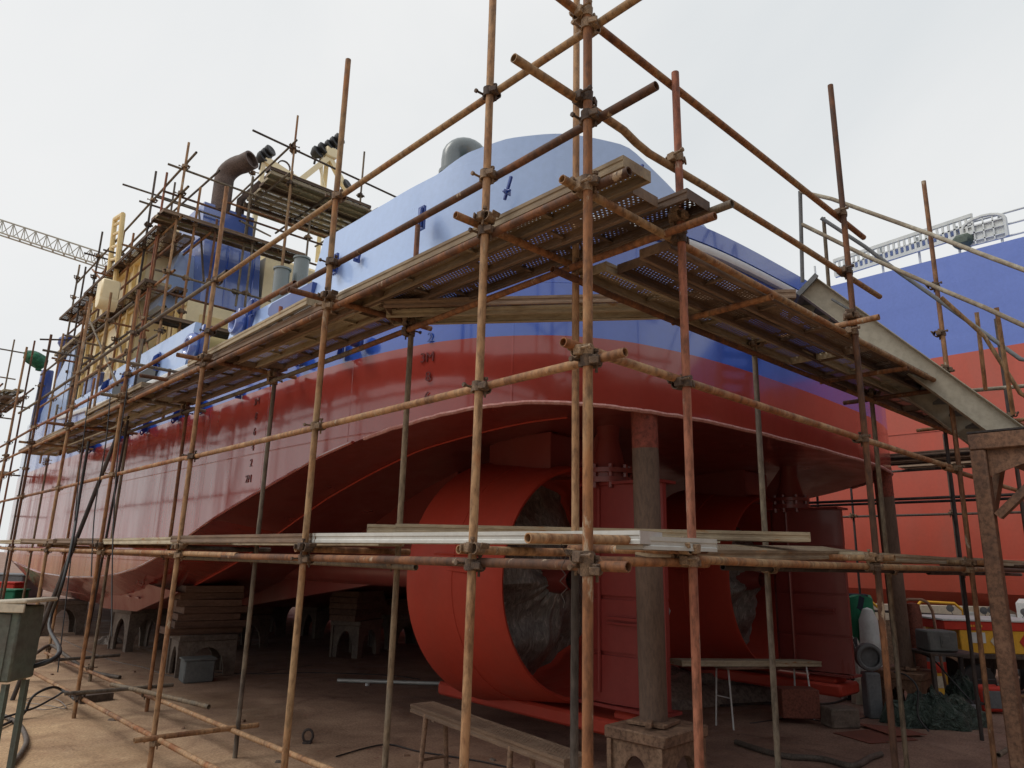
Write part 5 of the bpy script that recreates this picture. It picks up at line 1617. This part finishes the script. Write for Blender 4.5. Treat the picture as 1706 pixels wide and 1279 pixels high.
# steel angle and cloth at the ground tubes
mb = MB(); a, b_ = G(130, 1172), G(185, 1165); mb.beam(a + Vector((0, 0, .05)), b_ + Vector((0, 0, .05)), .12, .09); tag(mb.build('steel_offcut', M['dark_pipe'], None, a), 'dark steel channel offcut on the sand behind the first upright', 'steel')
def heap(name, c, sx, sy, h, m, label, cat, seed=1, ang=0, folds=6, amp=.25, n=44, group=None, pk=.6):
    """crumpled cloth lying in a heap"""
    rnd = random.Random(seed)
    ph = [(rnd.uniform(0, 6.3), rnd.uniform(2, 9), rnd.uniform(-4, 4), rnd.uniform(.3, 1)) for _ in range(folds)]
    Rz = Matrix.Rotation(R(ang), 3, 'Z')
    rows = []
    for i in range(n + 1):
        row = []
        for j in range(n + 1):
            u, w = 2 * i / n - 1, 2 * j / n - 1
            k = max(0, 1 - (u * u * .9 + w * w * .9)) ** pk if u * u + w * w < 1.1 else 0
            f_ = 0
            for p_, q, r_, s_ in ph:
                a = math.sin(p_ + q * u + r_ * w + 1.3 * math.sin(2.1 * w + p_ + u))
                f_ += s_ * (1 - abs(a)) ** 1.5
            f_ /= folds * .55
            z = h * k * (1 - amp + amp * 2.0 * f_) + .008
            edge = 1 + .12 * math.sin(5 * math.atan2(w, u) + seed) + .08 * math.sin(11 * math.atan2(w, u) + 2 * seed)
            d = math.hypot(u, w)
            mx = max(abs(u), abs(w)) or 1
            uu, ww = u * (mx / d if d else 1), w * (mx / d if d else 1)
            row.append(tuple(Vector(c) + Rz @ Vector((uu * sx / 2 * edge, ww * sy / 2 * edge, z if mx < 1 else .004))))
        rows.append(row)
    mb = MB(); mb.grid(rows)
    return tag(mb.build(name, m if not isinstance(m, str) else M[m], None, c, smooth=60), label, cat, group)


M['rag'] = worn('dusty grey rag', [(.22, .19, .17), (.36, .33, .3)], scale=6)
heap('cloth', G(182, 1072), .5, .4, .18, 'rag', 'pale crumpled rag lying before the arched concrete block', 'cloth', 4)
# aluminium tube with a cap, lifting ring
a, b_ = G(562, 1137), G(756, 1143)
mb = MB(); mb.tube([a + Vector((0, 0, .035)), b_ + Vector((0, 0, .035))], .03, 12); tube_ = tag(mb.build('aluminium_tube', M['alu'], None, a), 'bright aluminium tube lying on the ground before the nozzle', 'tube')
mb = MB(); c = G(612, 1142); mb.lathe([(0, 0), (.035, 0), (.035, .04), (0, .04)], c, 'z', 12); tag(mb.build('white_cap', M['rail_white'], None, c), 'small white round cap on the ground beside the aluminium tube', 'cap')
mb = MB(); c = G(512, 1238); pts = [c + EX * (.055 * math.cos(t)) + Vector((0, 0, .075 + .065 * math.sin(t))) for t in [R(-60) + R(300) * k / 14 for k in range(15)]]
mb.tube(pts, .014, 8, hollow=False); mb.box(c + Vector((0, 0, .01)), (.09, .09, .02), RV, bev=.003); tag(mb.build('lifting_eye', M['dark_pipe'], None, c), 'dark lifting ring fixed in the yard floor', 'ring')
# small scattered scraps
rnd = random.Random(11)
for k in range(26):
    px, py = rnd.uniform(80, 1500), rnd.uniform(1110, 1275)
    c = G(px, py)
    if (c - Vector((3.1, 1.9, 0))).length < .6 or (c - Vector((9.35, 2.0, 0))).length < .7: continue
    mb = MB()
    s_ = rnd.uniform(.015, .05)
    mb.box(c + Vector((0, 0, s_ * .25)), (s_ * rnd.uniform(1, 2.6), s_, s_ * .5), Matrix.Rotation(rnd.uniform(0, 3), 3, 'Z'), taper=rnd.uniform(.5, .9))
    tag(mb.build('scrap', M[rnd.choice(('stool_steel', 'concrete', 'timber'))], None, c), 'small chip of rubble lying on the yard floor', 'rubble', 'rubble chips on the yard floor')

# benches: a plank on tube trestles
def bench(p0, p1, z, kind, legs, label, legm, r=.022):
    t = thing('plank_bench', label, 'bench', (*((Vector(p0) + Vector(p1)) / 2).xy, 0))
    d = Vector(p1) - Vector(p0)
    L = round(d.length * 4) / 4
    o = bpy.data.objects.new('seat', plank_mesh(L, kind)); COL.objects.link(o)
    x = d.normalized(); y = Vector((0, 0, 1)).cross(x).normalized(); zz = x.cross(y)
    o.parent = t
    o.matrix_local = Matrix.Translation(Vector(p0) - t.location) @ Matrix((x, y, zz)).transposed().to_4x4()
    for f_, lean in legs:
        for s_ in (-1, 1):
            q = Vector(p0) + d * f_ + y * (.10 * s_)
            mb = MB(); mb.tube([Vector((q.x + y.x * .05 * s_ + x.x * lean, q.y + y.y * .05 * s_ + x.y * lean, 0)), q - Vector((0, 0, .045))], r, 10)
            mb.build('leg', M[legm], t)
        q = Vector(p0) + d * f_
        mb = MB(); mb.tube([q + y * .13 - Vector((0, 0, q.z * .55)), q - y * .13 - Vector((0, 0, q.z * .55))], r * .6, 8); mb.build('crossbar', M[legm], t)
    return t


bench(at(703, 1170, z=.74), at(952, 1258, z=.70), .72, 'brown', ((.12, .0), (.72, .02)), 'brown perforated plank bench on tube legs in front of the near nozzle', 'stool_steel')
bench(at(1125, 1098, y=3.3), at(1362, 1100, y=2.7), .7, 'zinc', ((.3, 0), (.86, .03)), 'plank bench on thin legs below the far nozzle', 'rail_white', .011)
mb = MB(); a, b_ = at(1200, 1112, y=3.05), at(1350, 1110, y=2.85); mb.beam(a, b_, .2, .03, bev=.004); tag(mb.build('board', M['timber'], None, a), 'brown board wedged under the far plank bench', 'board')
heap('ground_sheet', (7.2, 5.0, 0), 4.2, 1.7, .42, worn('dusty grey brown sheet', [(.10, .075, .07), (.17, .13, .115), (.23, .18, .155)], scale=2, rough=(.4, .7)), 'long dusty brown sheet lying in folds beneath the nozzles', 'sheet', 9, -42, 9, .35, 60)
mb = MB(); c = at(1108, 1005, x=4.9); mb.grid([[(c.x + .02 * math.sin(k * 2.1 + j), c.y - .05 + .1 * j / 5 + .02 * math.sin(k), c.z + .12 - .3 * k / 6) for j in range(6)] for k in range(7)]); tag(mb.build('white_rag', M['rail_white'], None, c), 'white rag hanging behind the near dusty strut', 'cloth')

# ---- right: work table, paint drums, cart, motorcycles, tarpaulin
def table(name, c, w, d, h, m, label, cat):
    t = thing(name, label, cat, c)
    mb = MB(); mb.box(c + Vector((0, 0, h)), (w, d, .04), RV, bev=.006); mb.build('top', m, t)
    for sx in (-1, 1):
        for sy in (-1, 1):
            mb = MB(); mb.box(c + EX * (sx * (w / 2 - .04)) + EY * (sy * (d / 2 - .04)) + Vector((0, 0, h / 2)), (.05, .05, h - .04), RV); mb.build('leg', m, t)
    mb = MB(); mb.box(c + Vector((0, 0, .22)), (w - .1, d - .1, .025), RV); mb.build('shelf', m, t)
    return t


c = GD(1588, 10.2)
table('work_table', c, .78, .6, .86, M['dark_pipe'], 'dark steel work table in front of the yellow cart', 'table')
mb = MB(); q = c + Vector((0, 0, 1.03)) - EX * .12; mb.box(q, (.42, .36, .28), RV, bev=.02); mb.box(q - EY * .185 + EX * .02, (.13, .015, .15), RV, bev=.004)
mb.box(q - EY * .195 + Vector((0, 0, -.01)), (.05, .012, .04), RV)
tag(mb.build('tool_box', M['grey_box'], None, q), 'grey steel tool box with a dark slot on the work table', 'box')
hoop = thing('hand_truck', 'rusty tube hand truck with round top leaning behind the work table', 'hand truck', c + EY * .55 - EX * .1)
mb = MB()
b0 = c + EY * .5 - EX * .10
mb.tube([b0 - EX * .24, b0 - EX * .24 + Vector((0, 0, 1.42)), b0 - EX * .19 + Vector((0, 0, 1.53)), b0 - EX * .1 + Vector((0, 0, 1.57)), b0 + EX * .1 + Vector((0, 0, 1.57)), b0 + EX * .19 + Vector((0, 0, 1.53)), b0 + EX * .25 + Vector((0, 0, 1.40)), b0 + EX * .34 + Vector((0, 0, 0.1))], .022, 10, hollow=False)
mb.build('frame', M['chair_rust'], hoop)
mb = MB(); mb.lathe([(0, .15), (.11, .15), (.12, .3), (.12, 1.35), (.1, 1.5), (0, 1.52)], b0 + EY * .1, 'z', 18); mb.build('cylinder', M['red_steel'], hoop)
for s_ in (-1, 1):
    mb = MB(); mb.lathe([(.05, -.025), (.11, -.025), (.12, 0), (.11, .025), (.05, .025)], b0 + EX * (.3 * s_) + Vector((0, 0, .12)) + EY * .15, 'x', 18, rot=Matrix.Rotation(R(-43), 3, 'Z')); mb.build('wheel', M['black'], hoop)

# drum of paint under the table
def drum(c, r, h, label):
    d = thing('paint_drum', label, 'drum', c, 'paint drums at right')
    mb = MB(); mb.lathe([(0, 0), (r, 0), (r, .02), (r * .985, .03), (r * .985, h * .62)], c, 'z', 26); mb.build('body', M['yellow'], d)
    mb = MB(); mb.lathe([(r * .985, h * .62), (r * 1.003, h * .63), (r * 1.003, h * .86), (r * .985, h * .87)], c, 'z', 26); mb.build('red_band', M['cart_red'], d)
    mb = MB(); mb.lathe([(r * .985, h * .87), (r * .985, h - .03), (r, h - .02), (r, h), (r * .9, h - .01), (0, h - .02)], c, 'z', 26); mb.build('lid', M['grey_steel'], d)
    mb = MB(); th = math.atan2(-EY.y, -EY.x)
    mb.grid([[(c.x + r * .993 * math.cos(th + a), c.y + r * .993 * math.sin(th + a), c.z + z) for z in (h * .28, h * .55)] for a in [R(-25 + 6 * k) for k in range(9)]]); mb.build('sticker', M['pale'], d)
    return d


drum(GD(1556, 11.7), .23, .66, 'red and yellow paint drum standing behind the dark stool')
drum(GD(1640, 11.0), .13, .30, 'small red and yellow drum under the cart behind the brown post')

# three wheeled cart with yellow and red load box
c = GD(1658, 11.8)
cart = thing('cargo_cart', 'yellow and red cargo tricycle box with hazard diamonds and white rim', 'cart', c)
w, d, zb = 1.5, 1.0, .74
mb = MB(); mb.box(c + Vector((0, 0, zb + .18)), (w, d, .36), RV, bev=.012); bx = mb.build('load_box', M['yellow'], cart)
mb = MB(); mb.box(c + Vector((0, 0, zb + .42)) - EX * .12, (w + .26, d + .03, .14), RV, bev=.012); mb.build('red_band', M['cart_red'], bx)
mb = MB(); mb.box(c + Vector((0, 0, zb + .505)) - EX * .12, (w + .30, d + .07, .03), RV, bev=.006); mb.build('rim', M['rail_white'], bx)
for dx, m_, sz in ((.28, 'cart_red', .12), (-.02, 'cart_red', .10)):
    mb = MB(); q = c + EX * dx - EY * (d / 2 + .004) + Vector((0, 0, zb + .19)); mb.prism([q + EX * sz * .8, q + Vector((0, 0, sz)), q - EX * sz * .8, q - Vector((0, 0, sz))], -EY * .006); mb.build('hazard_diamond', M[m_], bx)
mb = MB(); q = c - EX * .20 - EY * (d / 2 + .004) + Vector((0, 0, zb + .19)); mb.prism([q + EX * .08, q + Vector((0, 0, .1)), q - EX * .08, q - Vector((0, 0, .1))], -EY * .006); mb.build('white_diamond', M['pale'], bx)
mb = MB(); q = c - EX * .48 - EY * (d / 2 + .004) + Vector((0, 0, zb + .24)); mb.box(q, (.26, .008, .16), RV); mb.build('notice', M['rail_white'], bx)
for k in range(5):
    mb = MB(); mb.box(q + EX * (-.08 + .04 * k) + Vector((0, 0, .18)) - EY * .012, (.025, .006, .03), RV); mb.build('lettering', M['yellow'], bx)
mb = MB(); mb.box(c + Vector((0, 0, zb - .04)), (w + .1, d + .06, .08), RV, bev=.01); mb.box(c + Vector((0, 0, zb - .2)) + EX * .2, (w * .9, .12, .14), RV)
mb.build('chassis', M['dark_pipe'], cart)
for dx, dy in ((-.5, -.42), (-.5, .42), (.62, -.42)):
    mb = MB(); mb.lathe([(.08, -.05), (.2, -.05), (.27, -.045), (.29, 0), (.27, .045), (.2, .05), (.08, .05), (.08, -.05)], c + EX * dx + EY * dy + Vector((0, 0, .29)), 'x', 22, rot=Matrix.Rotation(R(47), 3, 'Z'))
    mb.lathe([(0, -.03), (.1, -.03), (.1, .03), (0, .03)], c + EX * dx + EY * dy + Vector((0, 0, .29)), 'x', 14, rot=Matrix.Rotation(R(47), 3, 'Z'))
    mb.build('wheel', M['black'], cart)


def motorcycle(c, ang, label, col):
    t = thing('motorcycle', label, 'motorcycle', c, 'motorcycles behind the yellow cart')
    Rz = Matrix.Rotation(R(ang), 3, 'Z')
    L = lambda x, y, z: Vector(c) + Rz @ Vector((x, y, z))
    for x in (-.62, .62):
        mb = MB(); mb.lathe([(.2, -.04), (.27, -.045), (.3, 0), (.27, .045), (.2, .04), (.2, -.04)], L(x, 0, .3), 'y', 24, rot=Rz)
        wl = mb.build('wheel', M['black'], t)
        mb = MB(); mb.lathe([(0, -.06), (.06, -.06), (.06, .06), (0, .06)], L(x, 0, .3), 'y', 12, rot=Rz)
        for k in range(6): mb.tube([L(x, 0, .3), L(x + .21 * math.cos(k * 1.047), 0, .3 + .21 * math.sin(k * 1.047))], .008, 5, hollow=False)
        mb.build('hub', M['grey_steel'], wl)
    mb = MB()
    for pts in ([L(.62, .07, .3), L(.45, .07, .95)], [L(.62, -.07, .3), L(.45, -.07, .95)], [L(.42, 0, .85), L(-.1, 0, .35), L(-.62, .06, .3)], [L(.42, 0, .9), L(-.3, 0, .72), L(-.75, 0, .8)], [L(-.3, 0, .72), L(-.62, .06, .3)]): mb.tube(pts, .022, 8, hollow=False)
    mb.box(L(-.02, 0, .42), (.34, .24, .3), Rz, bev=.04)
    mb.build('frame', M['dark_pipe'], t)
    mb = MB(); mb.box(L(.16, 0, .86), (.46, .26, .2), Rz, bev=.06, taper=.85); mb.build('tank', M[col], t)
    mb = MB(); mb.box(L(-.38, 0, .83), (.62, .24, .1), Rz, bev=.035); mb.build('saddle', M['black'], t)
    mb = MB(); mb.tube([L(.36, .34, 1.08), L(.40, .16, 1.05), L(.44, 0, 1.0), L(.40, -.16, 1.05), L(.36, -.34, 1.08)], .014, 8, hollow=False); mb.build('handlebar', M['dark_pipe'], t)
    for s_ in (-1, 1):
        mb = MB(); mb.tube([L(.40, .24 * s_, 1.07), L(.42, .32 * s_, 1.28)], .007, 6, hollow=False); mb.lathe([(0, -.015), (.06, -.012), (.065, .012), (0, .015)], L(.42, .33 * s_, 1.32), 'x', 16, rot=Rz); mb.build('mirror', M['grey_steel'], t)
    mb = MB(); mb.lathe([(0, -.08), (.07, -.06), (.09, .03), (0, .05)], L(.56, 0, .92), 'x', 16, rot=Rz); mb.build('headlight', M['grey_steel'], t)
    mb = MB(); mb.box(L(.56, 0, 1.2), (.02, .26, .16), Rz, bev=.006); mb.build('windshield', M['rail_white'], t)
    return t


motorcycle(GD(1628, 13.6) + Vector((0, 0, .22)) * 0, 200, 'dark motorcycle with mirrors parked behind the yellow cart, left one', 'cart_red')
motorcycle(GD(1672, 13.2), 215, 'motorcycle with white windshield parked behind the yellow cart, right one', 'blue_dark')
# low beige wall panel with brown foot, yellow guard rails
c = GD(1530, 15.6)
pn = thing('site_barrier', 'long beige panel barrier with brown foot before the neighbouring ship', 'barrier', c)
mb = MB(); mb.box(c + Vector((0, 0, 1.10)) + EX * .9, (4.6, .06, .34), RV, bev=.01); mb.build('panel', M['pale'], pn)
mb = MB(); mb.box(c + Vector((0, 0, .47)) + EX * .9, (4.6, .05, .92), RV, bev=.01); mb.build('foot_panel', worn('brown panel', [(.13, .09, .06), (.2, .14, .10)], scale=2), pn)
for px, w_, lab in ((1432, .55, 'yellow bent tube guard behind the green cloth'), (1578, .5, 'yellow bent tube guard beside the hand truck')):
    c = GD(px, 14.6)
    mb = MB(); pts = [c - EX * w_, c - EX * w_ + Vector((0, 0, 1.25)), c - EX * (w_ - .12) + Vector((0, 0, 1.38)), c + EX * (w_ - .2) + Vector((0, 0, 1.36)), c + EX * (w_ - .03) + Vector((0, 0, 1.22)), c + EX * w_ + Vector((0, 0, 0))]
    mb.tube(pts, .03, 10, hollow=False); mb.tube([c - EX * w_ + Vector((0, 0, .7)), c + EX * w_ + Vector((0, 0, .7))], .022, 8, hollow=False)
    tag(mb.build('guard_rail', M['yellow'], None, c), lab, 'guard rail', 'yellow guard rails')
# green cloth over a frame with dark jacket on top
c = GD(1437, 12.6)
mb = MB()
rows = []
for k in range(13):
    z = 1.22 * (1 - k / 12)
    rows.append([tuple(c + EX * ((.30 + .06 * k / 12) * math.cos(t) + .025 * math.sin(6 * t + k * .3)) + EY * (.25 * math.sin(t) + .02 * math.sin(7 * t)) + Vector((0, 0, z + .3 + .04 * math.sin(3 * t) - .0))) for t in [2 * math.pi * j / 40 for j in range(40)]])
mb.grid(rows, closed=True); mb.f.append(tuple(range(40))); mb.m.append(0)
mb.v += []; tag(mb.build('green_sheet', M['green_cloth'], None, c), 'bright green cloth draped over a frame beside the red rudder', 'cloth')
mb = MB(); q = c + Vector((0, 0, 1.52)); mb.box(q - EX * .08, (.42, .3, .1), RV, bev=.04); mb.box(q - EX * .02 - EY * .22 + Vector((0, 0, -.1)), (.14, .06, .26), RV @ Matrix.Rotation(.3, 3, 'Y'), bev=.025); mb.box(q + EX * .12, (.16, .24, .08), RV @ Matrix.Rotation(-.3, 3, 'Y'), bev=.03)
tag(mb.build('jacket', mat('navy cloth', (.012, .017, .035), .8)[0], None, q), 'dark navy jacket thrown on the green cloth', 'jacket')
mb = MB(); q = GD(1457, 12.2); mb.lathe([(0, 0), (.1, 0), (.15, .1), (.17, .55), (.15, 1.15), (.08, 1.33), (0, 1.36)], q, 'z', 20); tag(mb.build('white_tank', M['rail_white'], None, q), 'white rounded tank standing behind the far strut', 'tank')
# striped bag and pale sack
m, nt, b = mat('striped bag', (.5, .5, .5), .6)
wv = N(nt, 'TexWave'); wv.inputs['Scale'].default_value = 3.2; wv.inputs['Distortion'].default_value = 2.5; nt.links.new(objvec(nt, (1, .3, 1.2)), wv.inputs['Vector'])
nt.links.new(ramp(nt, wv.outputs[0], [(.45, (.03, .03, .03)), (.5, (.45, .43, .4))]), b.inputs['Base Color'])
heap('striped_bag', GD(1424, 11.4), .42, .4, .95, m, 'black and white striped bag slumped beside the red rudder', 'bag', 21, 20, 7, .12, pk=.3)
heap('sack', G(1447, 1172), .5, .45, .40, 'pale', 'pale dirty sack on the ground left of the dark stool', 'sack', 5, 40, 5, .12, pk=.3)
mb = MB(); c = GD(1456, 10.0); mb.lathe([(.13, -.07), (.15, -.08), (.18, -.07), (.19, 0), (.18, .07), (.15, .08), (.13, .07)], c + Vector((0, 0, .80)), 'x', 24, rot=Matrix.Rotation(R(40), 3, 'Z')); mb.lathe([(0, 0), (.14, .02)], c + Vector((0, 0, .80)), 'x', 24, rot=Matrix.Rotation(R(40), 3, 'Z'))  # grey mudguard, simplified to a ring on a box
mb.box(c + Vector((0, 0, .3)), (.2, .2, .6), RV, bev=.02)
tag(mb.build('mudguard', M['grey_steel'], None, c), 'grey round winder on a box left of the far strut', 'machine')
mb = MB(); c = GD(1400, 9.4); mb.box(c + Vector((0, 0, .12)), (.40, .3, .24), RV @ Matrix.Rotation(R(10), 3, 'Z'), bev=.02); tag(mb.build('concrete_block', M['concrete'], None, c), 'pale concrete block on the ground behind the far bench', 'block')
mb = MB(); c = GD(1330, 9.6); mb.box(c + Vector((0, 0, .25)), (.5, .3, .36), RV, bev=.01); tag(mb.build('red_case', M['red_steel'], None, c), 'dark red case under the far bench', 'case')
# tarpaulin heap, upright folded part, pots and hoses
m, nt, b = mat('creased green tarpaulin', (.05, .08, .065), .45, 0, .4)
v = objvec(nt, (1, 1, 1))
f1 = noise(nt, v, 5.5, 4, .6, 1.8); f2 = noise(nt, v, 13, 4, .6, 1.2)
nt.links.new(ramp(nt, f1, [(.35, (.03, .045, .038)), (.55, (.06, .09, .072)), (.7, (.13, .17, .145))]), b.inputs['Base Color'])
bump(nt, b, math_(nt, 'ADD', f1, math_(nt, 'MULTIPLY', f2, .5)), 1., .14)
M['tarp'] = m
heap('tarpaulin', G(1543, 1203) - EY * .2, 1.3, .62, .46, 'tarp', 'crumpled dark green tarpaulin heaped on the ground at right', 'tarpaulin', 14, -42, 12, .55, 72, pk=.5)
heap('tarpaulin', G(1606, 1190), .42, .45, .55, 'tarp', 'upright folded green tarpaulin beside the dark pole', 'tarpaulin', 33, -30, 8, .2, 40, pk=.3)
heap('cloth', G(1655, 1168), .6, .5, .3, M['rag'], 'grey rags and rope lying behind the brown post', 'cloth', 17, 10, 8, .5)
cable('hose', [gz(1226, 1236, .03), gz(1300, 1258, .03), gz(1370, 1264, .03), gz(1420, 1276, .03), gz(1450, 1262, .03), gz(1468, 1256, .03)], .032, 'hose', 'thick brown hose snaking across the floor at lower right', 'hose')
cable('cable', [gz(1200, 1175, .02), gz(1300, 1170, .02), gz(1380, 1172, .02), gz(1430, 1160, .02), gz(1500, 1172, .02)], .016, 'dark_pipe', 'dark cable along the floor behind the far bench', 'cable')
cable('cable', [gz(1640, 1150, .1), gz(1660, 1160, .05), gz(1690, 1150, .1), gz(1660, 1145, .15), gz(1640, 1158, .04), gz(1680, 1168, .03)], .014, 'hose', 'tangle of grey cable behind the brown post', 'cable')
cable('hose', [GD(1530, 10.4) + Vector((0, 0, .85)), GD(1562, 10.2) + Vector((0, 0, .78)), GD(1590, 10.0) + Vector((0, 0, .55)), GD(1625, 9.8) + Vector((0, 0, .25))], .012, 'black', 'black hose drooping from the work table over the drum', 'hose')
for k, (pp, lab) in enumerate((([(1388, 1222), (1470, 1214), (1530, 1234), (1450, 1240)], 'rusty thin plate on the floor below the tarpaulin, nearer one'), ([(1425, 1208), (1500, 1216), (1545, 1228), (1490, 1230)], 'rusty thin plate on the floor below the tarpaulin, farther one'))):
    mb = MB(); mb.prism([G(*p) + Vector((0, 0, .006 + .02 * k)) for p in pp], (0, 0, .005)); tag(mb.build('rust_plate', M['red_steel'], None, G(*pp[0]), smooth=None), lab, 'plate', 'rusty plates on the floor')
# glimpse of yard stores past the bow at the left border
for k, (px, dp, sz, m_, lab) in enumerate(((4, 25, (1.2, .8, .55), 'green_cloth', 'bright green covered crate far off at the left edge'), (12, 27, (.7, .6, .7), 'cart_red', 'small red crate far off at the left edge'), (-8, 30, (3., 1.5, .9), 'grey_steel', 'grey store bin far off at the left edge'))):
    q = GD(px, dp); mb = MB(); mb.box(q + Vector((0, 0, sz[2] / 2)), sz, RV, bev=.04); mb.box(q + Vector((0, 0, sz[2] + .02)), (sz[0] * 1.05, sz[1] * 1.05, .06), RV, bev=.015); tag(mb.build('crate', M[m_], None, q), lab, 'crate')
# more jumble between table, cart and tarpaulin
def coil(c, r, tr, turns, m, label, name='hose_coil'):
    rnd = random.Random(int(c.x * 50))
    pts = [c + Vector(((r + rnd.uniform(-.03, .03)) * math.cos(t), (r + rnd.uniform(-.03, .03)) * math.sin(t), tr + t / (2 * math.pi) * tr * 1.2 + rnd.uniform(0, .015))) for t in [2 * math.pi * k / 20 for k in range(turns * 20)]]
    return wire(name, pts, tr, M[m], label, 'hose', 'coiled hoses at right')


coil(G(1672, 1172), .22, .018, 5, 'black', 'black hose coil on the floor behind the brown post')
coil(GD(1518, 9.9), .17, .014, 6, 'dark_pipe', 'dark hose coil beside the stool and the tarpaulin')
mb = MB(); c = GD(1650, 10.6); mb.box(c + Vector((0, 0, .2)), (.42, .3, .34), RV, bev=.03); wm = thing('welding_machine', 'red welding machine with handle under the cart', 'machine', c); mb.build('case', M['cart_red'], wm)
mb = MB(); mb.tube([c + Vector((0, 0, .36)) - EX * .15, c + Vector((0, 0, .45)) - EX * .12, c + Vector((0, 0, .45)) + EX * .12, c + Vector((0, 0, .36)) + EX * .15], .014, 8, hollow=False); mb.build('handle', M['black'], wm)
mb = MB(); mb.box(c + Vector((0, 0, .2)) - EY * .155, (.34, .012, .24), RV, bev=.004); mb.build('front_panel', M['grey_steel'], wm)
for k, (p, q, m_) in enumerate(((G(1628, 1158), G(1712, 1146), 'grey_pipe'), (G(1622, 1165), G(1716, 1158), 'dark_pipe'), (G(1634, 1172), G(1712, 1170), 'tan_pipe'))):
    mb = MB(); mb.tube([p + Vector((0, 0, .03 + .02 * k)), q + Vector((0, 0, .03 + .03 * k))], .026, 10); tag(mb.build('steel_pipe', M[m_], None, p), f'{["grey", "dark", "tan"][k]} pipe lying on the floor behind the brown post', 'pipe', 'pipes lying at right')
for k, (px, dp, r_, h_, m_, lab) in enumerate(((1527, 9.7, .045, .26, 'green_cloth', 'green bottle standing by the dark stool'), (1540, 11.0, .12, .24, 'rail_white', 'white paint bucket behind the dark stool'), (1618, 9.9, .10, .22, 'grey_steel', 'grey bucket beside the upright green tarpaulin'))):
    c = GD(px, dp); mb = MB(); mb.lathe([(0, 0), (r_ * .9, 0), (r_, h_ * .7), (r_ * (.4 if k == 0 else 1), h_ * .86), (r_ * (.4 if k == 0 else 1.04), h_), (0, h_)], c, 'z', 18); tag(mb.build('bottle' if k == 0 else 'bucket', M[m_], None, c), lab, 'bottle' if k == 0 else 'bucket')
cable('cable', [GD(1498, 9.6) + Vector((0, 0, .66)), GD(1520, 9.4) + Vector((0, 0, .64)), GD(1536, 9.3) + Vector((0, 0, .5)), GD(1532, 9.2) + Vector((0, 0, .2)), GD(1548, 9.1) + Vector((0, 0, .03))], .012, 'black', 'black cable hanging over the edge of the dark stool', 'cable')
cable('cable', [G(1250, 1205), G(1330, 1196), G(1385, 1204), G(1440, 1196), G(1470, 1186)], .010, 'black', 'thin black cable on the floor before the far bench', 'cable')
cable('cable', [gz(560, 1260, .012), gz(640, 1240, .012), gz(700, 1252, .012), gz(800, 1268, .012), gz(900, 1290, .012)], .008, 'dark_pipe', 'thin dark cable on the floor beneath the perforated bench', 'cable')
# white cab edge with red sign at the right border
c = GD(1800, 13.5)
van = thing('white_truck', 'white truck cab partly cut off by the right edge, red sign on its roof', 'truck', c)
mb = MB(); mb.box(c + Vector((0, 0, .95)), (1.05, 1.6, 1.1), RV, bev=.08); mb.build('cab', M['rail_white'], van)
mb = MB(); mb.box(c + Vector((0, 0, 1.22)) - EY * .81, (.8, .02, .4), RV, bev=.01); mb.build('windscreen', M['glass'], van)
mb = MB(); mb.box(c + Vector((0, 0, 1.6)) - EX * .18 - EY * .5, (.55, .05, .18), RV, bev=.01); sg = mb.build('roof_sign', M['rail_white'], van)
o = figure('PR', c + Vector((0, 0, 1.54)) - EX * .32 - EY * .53, .13, M['cart_red'], sg, 'lettering'); o.rotation_euler = (R(90), 0, math.atan2(EX.y, EX.x))
for dx in (-.45, .45):
    mb = MB(); mb.lathe([(0, -.08), (.2, -.08), (.3, -.06), (.32, 0), (.3, .06), (.2, .08), (0, .08)], c + EX * dx - EY * .45 + Vector((0, 0, .32)), 'x', 20, rot=Matrix.Rotation(R(-43), 3, 'Z')); mb.build('wheel', M['black'], van)
